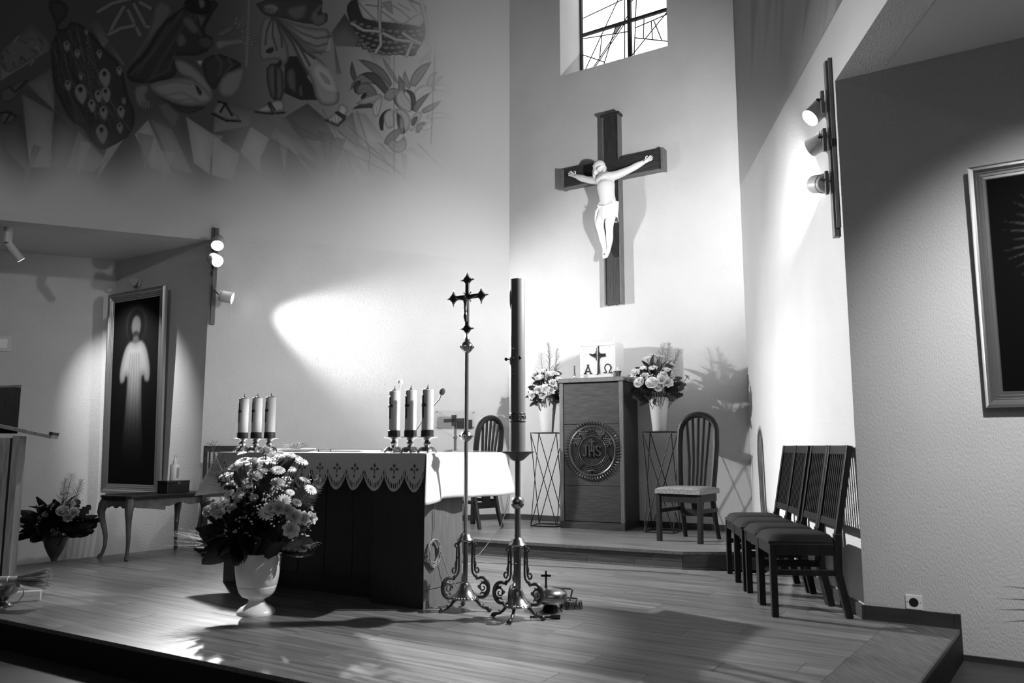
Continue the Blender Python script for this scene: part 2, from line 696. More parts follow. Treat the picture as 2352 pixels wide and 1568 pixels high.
# upper step
step = [S1, S2, S3, BR, LB, S0]
fl2 = struct(MB().prismz([(p.x, p.y) for p in step], 0.001, STEP - .02).build('floor', M_gap))
planks(fl2, step, .17, 1.5, STEP - .02, STEP, M_plank, 9)
for a, b in ((S0, S1), (S1, S2), (S2, S3)):
    d = b - a
    L = d.length
    rz = math.atan2(d.y, d.x)
    u = d.normalized()
    nn = Vector((u.y, -u.x, 0))
    MB().bar(a - u * .004 + Vector((0, 0, STEP - .012)) + nn * .008, b + u * .004 + Vector((0, 0, STEP - .012)) + nn * .008, .022, .024).build('nosing', M_board, fl2)
    for j in range(2):
        x, k = 0, j
        while x < L - .01:
            l = min([.55, .8, .42, .7][k % 4], L - x)
            MB().bb((0, -.008, 0), (l - .002, 0, .054)).build('riser_board', M_riser, fl2, loc=a + u * x + Vector((0, 0, .004 + j * .0555)), rz=rz)
            x += l
            k += 1
    MB().bar(a + Vector((0, 0, .006)) + nn * .014, b + Vector((0, 0, .006)) + nn * .014, .012, .012).build('trim_strip', M_rim, fl2)

# lower level around the platform and the nave floor
off = Vector((fdir.y, -fdir.x, 0)) * 0.80
q0, q1 = fe0 - fdir * 7 + off, fe0 + fdir * 9 + off
low = [P_FL + fdir * -5 + off, q1, Vector((8, 6, 0)), RE + XB * .3 + NB * .3, P_RI, P_FI, P_FL + fdir * .05, P_FL - fdir * 5]
struct(MB().prismz([(p.x, p.y) for p in low], LOW - .165, LOW).build('floor', M_lowfloor))
struct(MB().bb((-12, -8, -.40), (12, 14, LOW - .165)).build('floor', M_lowfloor))

# baseboards
bh = .062
struct(MB().bb((0, -.016, STEP), (LB_LEN, 0, STEP + bh)).build('baseboard_back', M_base, loc=LB, rz=TB))
struct(MB().bb((0, -.016, 0), (LL_LEN, 0, STEP + bh)).build('baseboard_left', M_base, loc=LE, rz=TL))
struct(MB().bb((0, -.016, 0), (LR_LEN - .0, 0, STEP + bh)).bb((1.45, -.0165, .075), (LR_LEN, 0, STEP + bh)).build('baseboard_right', M_base, loc=BR, rz=TR)) if False else None
xs = (S3 - BR).length
struct(MB().bb((0, -.016, STEP), (xs, 0, STEP + bh)).bb((xs, -.016, 0), (LR_LEN + .01, 0, .078)).build('baseboard_right', M_base, loc=BR, rz=TR))
lr = (P_RW - RE).length
struct(MB().bb((0, -.016, 0), (lr + .01, 0, .078)).bb((lr - .02, -.02, LOW), (lr + .012, 0, .078)).bb((lr, -.016, LOW), (3.2, 0, LOW + .03)).build('baseboard_right_return', M_base, loc=RE, rz=TB))

# ---- window of leaded glass
win = struct(MB().bb((WX0, .52, WZ0), (WX0 + .03, .58, WZ1)).bb((WX1 - .03, .52, WZ0), (WX1, .58, WZ1)).bb((WX0, .52, WZ1 - .03), (WX1, .58, WZ1)).bb((WX0, .52, WZ0), (WX1, .58, WZ0 + .02)).build('window_1', M_wframe, loc=LB, rz=TB))
wq = lambda px, py: (lambda l: (l.x, l.z))(loc_of(onp(px, py, LB + NB * .55, NB), LB, TB))
mx, _ = wq(1447, 60)
_, bz = wq(1447, 49)
gx0, gx1, gz0, gz1 = WX0 + .03, WX1 - .03, WZ0 + .02, WZ1 - .03
MB().bb((mx - .022, .52, gz0), (mx + .022, .58, gz1)).build('mullion', M_wframe, win)
for zz in (bz, bz + .80):
    if zz < gz1:
        MB().bb((gx0, .525, zz - .018), (gx1, .575, zz + .018)).build('glazing_bar', M_wframe, win)
rnd = random.Random(5)
cuts_px = [((1345, 160), (1420, 0)), ((1360, 160), (1440, 40)), ((1345, 40), (1430, 0)), ((1370, 150), (1385, 128)), ((1367, 85), (1430, 75)),
           ((1400, 120), (1445, 85)), ((1390, 140), (1415, 60)), ((1435, 130), (1435, 0)), ((1457, 125), (1462, 0)), ((1462, 115), (1531, 30)),
           ((1470, 60), (1505, 45)), ((1485, 90), (1531, 95)), ((1478, 100), (1480, 30)), ((1500, 105), (1497, 60)), ((1505, 55), (1520, 92)),
           ((1490, 0), (1488, 30)), ((1503, 5), (1531, 10)), ((1460, 30), (1475, 0)), ((1350, 130), (1380, 140)), ((1380, 110), (1376, 150))]
lines = [(wq(*a), wq(*b)) for a, b in cuts_px]
for k in range(10):
    a = (rnd.uniform(gx0, gx1), rnd.uniform(bz + .3, gz1))
    an = rnd.uniform(0, PI)
    lines.append((a, (a[0] + math.cos(an) * .4, a[1] + math.sin(an) * .4)))


def split(poly, a, b):
    l = clip(poly, a, b)
    r = clip(poly, b, a)
    return l, r


def parea(p):
    return abs(sum(p[i][0] * p[(i + 1) % len(p)][1] - p[(i + 1) % len(p)][0] * p[i][1] for i in range(len(p)))) / 2 if len(p) > 2 else 0


cells = []
zrows = [gz0, bz - .018, bz + .018, bz + .80 - .018, bz + .80 + .018, gz1]
for xa, xb in ((gx0, mx - .022), (mx + .022, gx1)):
    for za, zb in ((zrows[0], zrows[1]), (zrows[2], zrows[3]), (zrows[4], zrows[5])):
        if zb > za:
            cells.append([(xa, za), (xb, za), (xb, zb), (xa, zb)])
for a, b in lines:
    new = []
    for c in cells:
        cx = sum(p[0] for p in c) / len(c)
        cz = sum(p[1] for p in c) / len(c)
        L = math.hypot(b[0] - a[0], b[1] - a[1])
        t = ((cx - a[0]) * (b[0] - a[0]) + (cz - a[1]) * (b[1] - a[1])) / (L * L + 1e-9)
        l, r = split(c, a, b)
        if -.25 < t < 1.25 and parea(l) > .0012 and parea(r) > .0012:
            new += [l, r]
        else:
            new.append(c)
    cells = new
lead = MB()
for i, c in enumerate(cells):
    cx = sum(p[0] for p in c) / len(c)
    cz = sum(p[1] for p in c) / len(c)
    poly = [(p[0] - cx, p[1] - cz) for p in c]
    mm = M_glassgrey if (i % 13 == 4 and parea(c) < .02) else M_glassday
    MB().prismy(poly, -.003, .003).build('pane', mm, win, loc=(cx, .55, cz))
    for k in range(len(c)):
        a, b = c[k], c[(k + 1) % len(c)]
        if math.hypot(a[0] - b[0], a[1] - b[1]) > .01:
            lead.bar((a[0], .547, a[1]), (b[0], .547, b[1]), .011, .009, (0, 1, 0))
lead.build('lead_came', M_lead, win)

# ================================================================== LAMPS
def track_spot(mount, wall_n, head, target, label, watts, deg, blend=.4, glow=None, r=.060, L=.13, group=None, cat='spotlight', cut=0.0):
    mount, head, target = Vector(mount), Vector(head), Vector(target)
    ax = (target - head).normalized()
    t = thing('track_spotlight', label, cat, mount, 0, group)
    up = Vector((0, 0, 1))
    a = ax.cross(up).normalized()
    b = a.cross(ax)
    R = Matrix((a, b, ax)).transposed().to_4x4()
    R.translation = head - mount
    n = Vector(wall_n)
    MB().box((0, 0, .0), (.022, .024, .15), Matrix.Rotation(math.atan2(n.y, n.x), 3, 'Z')).build('adapter', M_track, t, bevel=.003)
    back = head - mount - ax * (L * .5)
    MB().tube([Vector((0, 0, .02)), n * .03 + Vector((0, 0, .02)), back * .7 + n * .006, back], [.009, .009, .007, .006], 8).build('stem', M_track, t, True)
    h = MB().lathe([(r * .86, L * .40), (r, L * .5), (r, -L * .38), (r * .86, -L * .5), (0.0001, -L * .5)], 24, caps=False)
    link('lamp_head', h.mesh('lamp_head', M_lamp, True), t, mw=R)
    rg = MB().tube([(r * 1.012 * math.cos(k * PI / 10), r * 1.012 * math.sin(k * PI / 10), -L * .34) for k in range(20)], .003, 6, True)
    rg.box((0, 0, -L * .5), (r * .25, r * 1.1, .006))
    link('back_ring', rg.mesh('back_ring', M_track, True), t, mw=R)
    d = MB().lathe([(0.0001, L * .36), (r * .84, L * .36)], 24)
    link('bulb', d.mesh('bulb', glow or M_bulb), t, mw=R)
    lamp_spot('spot_beam', head + ax * (L * .52), target, watts, deg, blend, r * .8)
    return t


def rail(name, p0, p1, n, label, side):
    """flat rail on a wall plus a thin conduit beside it"""
    p0, p1, n, side = Vector(p0), Vector(p1), Vector(n), Vector(side)
    t = thing(name, label, 'light track', p0)
    d = p1 - p0
    rot = math.atan2(n.y, n.x)
    M = Matrix.Rotation(rot, 3, 'Z')
    MB().box(d / 2 + n * .018, (.034, .045, d.length), M).build('rail', M_track, t, bevel=.003)
    MB().box(d / 2 + Vector((0, 0, .03)) + n * .012 + side * .034, (.02, .014, d.length * .96), M).build('conduit', M_track, t)
    MB().box(d * .52 + n * .014 + side * .034, (.026, .02, .05), M).build('clip', M_iron, t)
    return t


rb = onp(1928, 545, BR, NR)
rt = Vector((rb.x, rb.y, 3.42))
rail('light_track', rb, rt, -NR, 'long vertical grey light track on right wall corner, holding three spotlights', XR)
lbm = LE + XL * .045 + Vector((0, 0, 2.23))
rail('light_track', lbm, lbm + Vector((0, 0, 1.02)), -NL, 'shorter light track on left wall corner, below the two glaring lamps', -XL)

mR = lambda z: Vector((rb.x, rb.y, z)) - NR * .058
hR = lambda px, py: onp(px, py, RE + Vector((-.16, .22, 0)), (0, 1, 0))
R3 = track_spot(mR(2.62), -NR, hR(1884, 422), (1.4, 8.75, 3.75), 'lowest of three spotlights on the right track, its round back towards us', 540, 84, 1.0, M_bulbd)
R2 = track_spot(mR(2.90), -NR, hR(1881, 328), (-.8, 8.5, 1.7), 'middle spotlight on the right track, tilted to the left', 700, 66, 1.0, M_bulbd)
R1 = track_spot(mR(3.15), -NR, hR(1875, 258), (-1.15, 4.5, .25), 'topmost spotlight on the right track, tilted steeply down', 760, 52, .6, M_bulbd)
mL = lambda z: Vector((lbm.x, lbm.y, z)) - NL * .058
L1 = track_spot(mL(3.06), -NL, LE + Vector((.12, -.15, 3.06)), (-2.0, 5.2, 0.1), 'upper of the two glaring spotlights on left track', 300, 84, .9)
L2 = track_spot(mL(2.88), -NL, LE + Vector((.10, -.15, 2.88)), (1.2, 4.4, 0.3), 'lower of the two glaring spotlights on left track', 2050, 82, .9)
L3 = track_spot(mL(2.56), -NL, LE + Vector((.22, -.11, 2.50)), (1.3, 8.7, 1.5), 'lowest spotlight on left track, pointing right along the wall', 620, 80, .8, M_bulbd)


def ceiling_spot(loc, target, label, watts, deg, blend=.5):
    t = thing('ceiling_spotlight', label, 'spotlight', loc)
    MB().lathe([(.04, 0), (.04, -.15)], 20).build('upper_tube', M_lamp, t, True)
    ax = (Vector(target) - Vector(loc)).normalized()
    p = Vector((0, 0, -.15))
    M = MB()
    M.tube([p, p + ax * .2], .04, 20)
    M.build('lamp_head', M_lamp, t, True)
    MB().tube([p + ax * .2, p + ax * .202], .034, 20).build('bulb', M_bulbd, t)
    lamp_spot('spot_beam', Vector(loc) + p + ax * .22, target, watts, deg, blend, .03)
    return t


sp = onz(20, 523, SOFL)
ceiling_spot(sp, LE + D(-57.5) * 1.15 + Vector((0, 0, 1.55)), 'white two-tube spotlight under the soffit at far left', 210, 66, .7)
ceiling_spot(Vector((2.05, 2.2, SOFR)), RE + XB * 1.25 + Vector((0, 0, 1.25)), 'white spotlight under the right soffit aimed at the sunburst picture', 330, 75, 1.0)
lamp_spot('nave_fill_spot', (-2.6, -1.0, 4.6), (-5.3, 8.6, .9), 380, 36, .9, .12)  # unseen spot added to brighten the left niche wall from the front
# weak unseen fill spot added high behind the camera
lamp_spot('nave_fill_spot', (-1.5, -2.5, 5.0), (1.5, 5, 1.0), 24, 70, .6, .15)

# ================================================================== MURALS
def mural(name, origin, rz, n, x0, x1, z0, z1, stepm, fn):
    nx, nz = int((x1 - x0) / stepm), int((z1 - z0) / stepm)
    b = MB().grid(nx, nz, lambda u, v: (x0 + (x1 - x0) * u, -.0025, z0 + (z1 - z0) * v))
    me = bpy.data.meshes.new(name)
    me.from_pydata(b.v, [], b.f)
    me.materials.append(M_paint)
    P = np.array(b.v)
    c, s = math.cos(rz), math.sin(rz)
    W = np.stack([P[:, 0] * c - P[:, 1] * s + origin.x, P[:, 0] * s + P[:, 1] * c + origin.y, P[:, 2]], 1) - cC
    zz = W @ cF
    X = 1176 + FPX * (W @ cR) / zz
    Y = 784 - FPX * (W @ cU) / zz
    paint_attr(me, fn(X, Y))
    o = link(name, me, None, origin, rz)
    return o


REF = 165.0
K1 = 600 / 2240.0


def c1(*p):
    return [(p[i] * K1, p[i + 1] * K1) for i in range(0, len(p), 2)]


def c2(*p):
    return [(540 + p[i] * K1, p[i + 1] * K1) for i in range(0, len(p), 2)]


def paint_left(X, Y):
    bg = 50 + 40 * sst((X - 450) / 300) + 35 * sst((X - 700) / 250)
    P = Painter(X, Y, bg)
    S = smoothpoly
    rnd = random.Random(2)
    # facets of light and shade falling towards the bottom
    for pts, v in ((c1(0, 480, 270, 180, 430, 370, 420, 440, 0, 700), 72), (c1(230, 720, 460, 560, 470, 960, 440, 930), 80), (c1(0, 1080, 180, 960, 250, 1500, 60, 1300), 62),
                   (c1(185, 800, 465, 960, 440, 1440, 250, 1440), 92), (c1(465, 960, 670, 1120, 560, 1420, 440, 1440), 66), (c1(670, 1110, 920, 1370, 800, 1480, 560, 1440), 96),
                   (c1(1150, 1150, 1270, 1020, 1480, 1500, 1290, 1440), 116), (c1(1280, 1010, 1480, 1110, 1660, 1500, 1480, 1440), 84), (c1(1590, 990, 1830, 1150, 1800, 1500, 1660, 1400), 112),
                   (c1(1830, 1160, 2060, 1310, 2000, 1560, 1810, 1500), 118), (c1(1840, 850, 2200, 930, 2150, 1080, 1830, 1140), 74), (c1(2150, 1080, 2240, 1140, 2240, 1500, 2060, 1310), 112),
                   (c1(760, 180, 840, 130, 940, 360, 880, 420), 66), (c1(900, 380, 950, 340, 1080, 570, 1050, 560), 68),
                   (c2(130, 1080, 300, 1180, 200, 1400, 40, 1300), 118), (c2(340, 1080, 560, 1200, 700, 1400, 300, 1180), 100), (c2(420, 1000, 620, 880, 1080, 1270, 560, 1190), 74),
                   (c2(720, 900, 760, 1010, 940, 1090, 840, 1160, 780, 1060), 84), (c2(860, 1090, 1010, 950, 1080, 1270), 96), (c2(800, 1060, 1100, 1300, 1180, 1560, 1000, 1560), 128),
                   (c2(820, 280, 940, 110, 1030, 250, 1120, 410, 850, 400), 74), (c2(840, 300, 880, 480, 920, 640, 860, 640), 78), (c2(1010, 960, 1120, 970, 1340, 1280, 1090, 1250), 120),
                   (c2(1330, 1280, 1520, 1260, 1760, 1440, 1600, 1520), 138), (c2(1120, 430, 1340, 480, 1340, 640, 1200, 560), 118), (c2(1560, 540, 1690, 380, 1670, 660), 130)):
        P.poly(pts, v, .86, 26, (0, 14), 1, 2.5)
    for k in range(16):
        x = rnd.uniform(20, 960)
        y = rnd.uniform(290, 350)
        dx = rnd.uniform(-50, 70) + (x - 450) * .08
        P.poly([(x, y), (x + rnd.uniform(15, 45), y + 8), (x + dx + 20, y + rnd.uniform(70, 120))], rnd.choice([78, 100, 112, 122]), .85, 16, (0, 12), .75, 3)
    # peacock train
    P.poly(S(c1(380, 0, 560, 0, 600, 120, 480, 240, 560, 250, 610, 170, 760, 240, 900, 420, 1050, 560, 1100, 830, 1165, 960, 1140, 1150, 940, 1270, 860, 1290, 760, 1200, 720, 1100, 600, 1040, 530, 900, 460, 760, 440, 600, 430, 380, 500, 260), 1), 40, .7, 14)
    for k in range(26):
        x0 = rnd.uniform(120, 200)
        P.line([(x0, rnd.uniform(60, 110)), (x0 + rnd.uniform(0, 50), rnd.uniform(150, 200)), (x0 + rnd.uniform(40, 110), rnd.uniform(240, 320))], 1.6, rnd.choice([26, 62, 70]), .7)
    for ex, ey, s in ((570, 375, 34), (660, 440, 30), (690, 640, 26), (580, 710, 36), (690, 765, 62), (850, 445, 30), (895, 630, 60), (905, 780, 50), (840, 800, 40), (785, 880, 42), (885, 940, 44), (1035, 935, 40), (870, 1110, 60), (1025, 1075, 34), (740, 260, 22), (1020, 590, 30), (1060, 850, 24)):
        t = S(c1(ex - s, ey, ex, ey - s * 1.1, ex + s, ey, ex + s * .9, ey + s * 1.2, ex + s * .3, ey + s * 2.4, ex - s * .6, ey + s * 1.3), 2)
        P.poly(t, 84, .7, 5)
        P.poly(S(c1(ex - s * .55, ey, ex, ey - s * .6, ex + s * .55, ey, ex, ey + s * .8), 2), 56, .9, 3)
        P.poly(S(c1(ex - s * .35, ey, ex, ey - s * .4, ex + s * .35, ey, ex, ey + s * .4), 2), 22, 1, 3)
    # ribbon bow
    for l in (c1(1140, -20, 960, 30, 840, 100), c1(1060, 60, 980, 200, 930, 300), c1(1100, 90, 1150, 200, 1200, 300), c1(930, 295, 1040, 240, 1150, 220), c1(1150, 40, 1210, 150, 1250, 230), c1(1260, 225, 1360, 250), c1(1200, 20, 1290, 70)):
        P.line(l, 11, 40)
        P.line(l, 8, 78)
    # disc with a leaf pattern and feet at far left
    P.poly(S(c1(0, 440, 120, 330, 330, 310, 400, 420, 200, 560, 60, 640, 0, 560), 1), 66, .8, 10)
    for k in range(14):
        x, y = rnd.uniform(5, 100), rnd.uniform(80, 150)
        P.line([(x, y), (x + rnd.uniform(-14, 14), y + rnd.uniform(4, 14))], 4, rnd.choice([40, 88]), .7)
    for f in (c1(0, 760, 90, 740, 180, 670, 240, 690, 200, 760, 110, 880, 0, 880), c1(0, 960, 80, 930, 150, 990, 120, 1050, 0, 1080)):
        P.poly(S(f, 2), 58, .55, 8)
    for l in (c1(80, 740, 130, 790, 230, 690), c1(0, 970, 60, 960, 140, 1000), c1(40, 1050, 100, 960)):
        P.line(l, 4, 28)
    # kneeling figure
    P.poly(S(c1(1340, -20, 1500, 60, 1420, 200, 1240, 400, 1180, 500, 1090, 560, 1180, 430, 1280, 260), 1), 66, .7, 10)
    P.poly(S(c1(1080, 600, 1240, 450, 1380, 200, 1560, 60, 1700, 0, 1900, 0, 1800, 160, 1740, 280, 1850, 330, 1760, 480, 1480, 480, 1500, 520, 1530, 640, 1400, 700, 1200, 720, 1090, 690), 1), 38, .7, 16)
    for l in (c1(1560, 100, 1400, 330, 1180, 620), c1(1640, 120, 1480, 360, 1300, 660), c1(1440, 220, 1280, 480, 1120, 640), c1(1500, 460, 1440, 600, 1260, 690), c1(1700, 60, 1660, 200, 1720, 300)):
        P.line(l, 7, 54, .45)
    P.poly(S(c1(1540, 160, 1640, 130, 1730, 280, 1640, 300), 1), 60, .7, 8)
    P.poly(S(c1(1500, 330, 1560, 260, 1620, 370, 1530, 420), 1), 62, .7, 8)
    P.poly(S(c1(1670, 330, 1800, 300, 1850, 400, 1740, 430), 1), 48, .6, 6)
    P.poly(S(c1(1850, 280, 1990, 200, 2030, 240, 1980, 280, 1880, 330), 1), 66, .6, 6)
    P.poly(S(c1(1840, 340, 1960, 340, 2060, 320, 2110, 350, 2090, 385, 1960, 390, 1860, 440), 1), 76, .62, 6)
    for l in (c1(2080, 330, 2075, 260), c1(2090, 335, 2200, 300), c1(2100, 350, 2190, 325), c1(2100, 365, 2200, 350), c1(2090, 375, 2175, 380), c1(2010, 220, 2030, 140), c1(2030, 200, 2110, 145), c1(2030, 220, 2120, 170), c1(2030, 240, 2110, 200)):
        P.line(l, 4.5, 30)
        P.line(l, 3.2, 80)
    P.poly(S(c1(1560, -20, 1820, -20, 1810, 110, 1740, 130, 1600, 110), 2), 26, .9, 6)
    P.poly(S(c1(1700, -10, 1760, 0, 1760, 60, 1720, 85, 1700, 30), 2), 66, .6, 5)
    P.poly(c1(1690, 120, 1770, 150, 1720, 240), 58, .7, 4)
    P.poly(S(c1(1480, 500, 1620, 530, 1740, 640, 1840, 800, 1800, 880, 1660, 680, 1530, 640), 1), 84, .62, 9)
    P.poly(S(c1(1270, 710, 1560, 655, 1680, 680, 1830, 820, 1800, 890, 1600, 915, 1440, 860, 1310, 790), 1), 88, .6, 13)
    for l in (c1(1330, 740, 1480, 700, 1640, 720), c1(1400, 820, 1560, 790, 1700, 860), c1(1480, 870, 1620, 850, 1760, 890)):
        P.line(l, 6, 66, .5)
    P.poly(S(c1(1660, 700, 1740, 780, 1725, 830, 1690, 800), 2), 36, .9, 3)
    P.poly(S(c1(1310, 800, 1440, 870, 1600, 920, 1790, 905, 1700, 960, 1590, 985, 1450, 910), 1), 40, .7, 7)
    P.poly(S(c1(1140, 740, 1250, 710, 1290, 760, 1240, 830, 1330, 900, 1310, 930, 1240, 945, 1160, 900), 1), 74, .55, 8)
    for k in range(5):
        P.line(c1(1225 + k * 22, 870 + k * 6, 1215 + k * 24, 915 + k * 4), 2, 40)
    P.poly(c1(1340, 900, 1430, 870, 1560, 990, 1490, 1110, 1400, 1000), 62, .7, 8)
    P.poly(S(c1(1720, 520, 1860, 450, 2000, 500, 2100, 560, 1960, 620, 1880, 700, 1840, 790, 1760, 690), 1), 40, .7, 12)
    for l in (c1(1850, 470, 1900, 540, 1880, 650), c1(1960, 500, 1990, 560, 1920, 640)):
        P.line(l, 7, 56, .5)
    P.poly(S(c1(1900, 640, 2080, 565, 2115, 600, 2040, 820, 1900, 840, 1860, 760), 1), 80, .6, 10)
    P.poly(c1(1680, 520, 1740, 515, 1720, 570), 110, .8, 3)
    P.poly(S(c1(1830, 920, 1880, 860, 1940, 860, 1950, 930, 2060, 1000, 2050, 1040, 1940, 1030, 1820, 970), 1), 76, .5, 7)
    for l in (c1(1870, 870, 1940, 890), c1(1890, 960, 1930, 890, 1990, 990), c1(1820, 975, 1940, 1035, 2060, 1040)):
        P.line(l, 5, 24)
    # staff
    P.poly(c1(2120, -10, 2152, -10, 2140, 300, 2130, 600, 2095, 570, 2110, 250), 80, .7, 4)
    # standing robed figure
    P.poly(S(c2(150, 0, 620, -20, 760, -20, 740, 120, 800, 100, 790, 220, 560, 200, 420, 160, 330, 150, 240, 130), 1), 48, .8, 10)
    P.poly(S(c2(430, 60, 600, 20, 640, 60, 600, 160, 520, 190, 440, 130), 1), 70, .6, 12)
    P.poly(S(c2(620, 140, 740, 10, 755, 60, 700, 130, 780, 100, 790, 200, 690, 240), 1), 72, .6, 8)
    P.poly(c2(420, 480, 640, 480, 620, 660, 760, 860, 560, 860, 420, 800), 36, .9, 6)
    P.poly(S(c2(270, 540, 410, 540, 430, 860, 310, 870, 265, 700), 1), 62, .45, 11)
    P.line(c2(345, 560, 350, 860), 7, 34, .8)
    P.poly(S(c2(430, 600, 520, 560, 535, 800, 500, 800, 440, 740), 1), 62, .5, 9)
    P.poly(S(c2(540, 760, 570, 700, 590, 830, 550, 830), 1), 60, .6, 5)
    P.poly(S(c2(300, 130, 380, 170, 475, 460, 440, 560, 370, 600, 400, 520, 330, 510, 200, 530, 205, 280, 235, 150), 1), 84, .55, 10)
    for l in (c2(320, 140, 270, 270, 260, 380), c2(330, 140, 320, 300, 360, 430), c2(345, 150, 400, 330, 400, 400)):
        P.line(l, 5, 48, .8)
    P.poly(S(c2(240, 440, 320, 390, 345, 430, 300, 470), 2), 36, 1, 5)
    P.poly(S(c2(380, 500, 410, 540, 370, 600, 350, 560), 2), 36, 1, 5)
    P.poly(S(c2(330, 130, 480, 190, 660, 240, 820, 235, 825, 430, 770, 460, 680, 450, 540, 350, 430, 230), 1), 96, .6, 13)
    for l in (c2(360, 150, 560, 280, 700, 330, 820, 310), c2(420, 220, 580, 350, 700, 400, 800, 370), c2(480, 300, 640, 440, 740, 460)):
        P.line(l, 5, 62, .8)
    P.poly(c2(800, 330, 828, 310, 828, 440, 770, 450), 108, .8, 5)
    P.poly(S(c2(330, 130, 430, 230, 640, 430, 770, 540, 870, 690, 910, 870, 820, 920, 700, 890, 640, 640, 560, 560, 470, 330), 1), 102, .55, 13)
    for l in (c2(360, 170, 500, 380, 620, 640), c2(380, 180, 540, 380, 640, 560), c2(420, 230, 600, 440, 680, 500)):
        P.line(l, 6, 50, .85)
    P.poly(S(c2(640, 580, 700, 520, 830, 600, 880, 740, 890, 800, 800, 810, 700, 740), 1), 118, .75, 12)
    P.poly(S(c2(700, 600, 790, 640, 840, 740, 770, 720), 2), 92, .9, 8, (0, 0), .8)
    P.poly(S(c2(240, 40, 330, 25, 390, 70, 350, 110, 320, 130, 240, 110), 1), 84, .5, 6)
    for k in range(4):
        P.line(c2(255 + k * 20, 70, 262 + k * 18, 112), 2, 44)
    P.poly(S(c2(180, 940, 270, 890, 350, 850, 420, 860, 430, 950, 340, 965, 200, 970), 1), 104, .45, 8)
    P.poly(S(c2(775, 1020, 870, 960, 900, 870, 985, 930, 940, 1010, 890, 1075, 800, 1045), 1), 122, .5, 9)
    for l in (c2(285, 885, 320, 960), c2(300, 880, 340, 945), c2(175, 960, 300, 975, 425, 965), c2(865, 965, 935, 1020), c2(880, 960, 945, 1000), c2(780, 1030, 880, 1078, 940, 1020)):
        P.line(l, 5, 34)
    for k in range(4):
        P.line(c2(800 + k * 26, 1010 - k * 8, 815 + k * 26, 1050), 1.6, 70)
    # basket
    P.poly(S(c2(945, 60, 1010, -20, 1640, -20, 1640, 250, 1620, 360, 1560, 440, 1555, 475, 1500, 490, 1250, 440, 1120, 400, 1040, 290, 980, 190), 1), 48, .8, 8)
    bot = [(980, 190), (1040, 290), (1120, 400), (1250, 440), (1500, 490), (1560, 450), (1620, 360), (1640, 250)]
    for r_ in range(5):
        f = (r_ + .5) / 5
        for k in range(10):
            u = (k + .5 + .5 * (r_ % 2)) / 10.5
            tx, ty = 985 + u * 650, 150 + u * 90 + 40 * math.sin(PI * u)
            bx_, by_ = 1040 + u * 530, 330 + 150 * math.sin(PI * min(1, u * .75 + .12))
            x, y = tx + (bx_ - tx) * f, ty + (by_ - ty) * f
            P.poly(S(c2(x - 30, y - 14, x + 26, y - 18, x + 34, y + 6, x + 24, y + 26, x - 28, y + 22), 1), 84, .3, 5)
    P.poly(S(c2(1040, -20, 1570, -20, 1640, 240, 1440, 205, 1250, 190, 1130, 170, 1090, 150, 1060, 60), 1), 128, .8, 9)
    for l in (c2(1060, 20, 1120, 90, 1220, 190), c2(1120, 40, 1260, 60, 1340, 20), c2(1340, 40, 1420, 90, 1500, 160), c2(1260, 100, 1400, 200), c2(1500, 20, 1560, 100), c2(1440, 210, 1520, 150, 1600, 110), c2(1400, 30, 1500, 90)):
        P.line(l, 4, 84, .8)
    P.poly(c2(1250, 20, 1340, 0, 1360, 130, 1300, 90), 98, .7, 5)
    for l in (c2(1240, -20, 1238, 120, 1242, 250, 1250, 380, 1205, 450), c2(1590, -20, 1630, 140, 1650, 250, 1640, 330, 1675, 430), c2(1000, 200, 1100, 260, 1240, 270), c2(1270, 285, 1380, 340, 1500, 355, 1585, 370), c2(1440, 285, 1520, 340, 1590, 372), c2(1520, 360, 1470, 480)):
        P.line(l, 8, 58)
        P.line(l, 5.5, 118)
    for k in range(8):
        P.line(c2(1630 + rnd.uniform(-10, 20), 270 + k * 20, 1650 + rnd.uniform(0, 30), 290 + k * 20), 3, 116)

    # plant of curling leaves
    def leaf(pts, wd, v, e=.6):
        p = [np.array((540 + a * K1, b * K1)) for a, b in pts]
        cl = []
        for k in range(9):
            t = k / 8
            cl.append(p[0] * (1 - t) ** 2 + 2 * p[1] * t * (1 - t) + p[2] * t * t)
        L_, R_ = [], []
        for k in range(9):
            d = cl[min(k + 1, 8)] - cl[max(k - 1, 0)]
            d = d / (np.hypot(*d) + 1e-9)
            nn = np.array((-d[1], d[0]))
            ww = wd * K1 * math.sin(PI * min(1, (k / 8) * .85 + .15)) ** .7
            L_.append(tuple(cl[k] + nn * ww))
            R_.append(tuple(cl[k] - nn * ww))
        P.poly(L_ + R_[::-1], v, e, 7)
        P.line([tuple(q) for q in cl], 1.2, v * .7, .6)

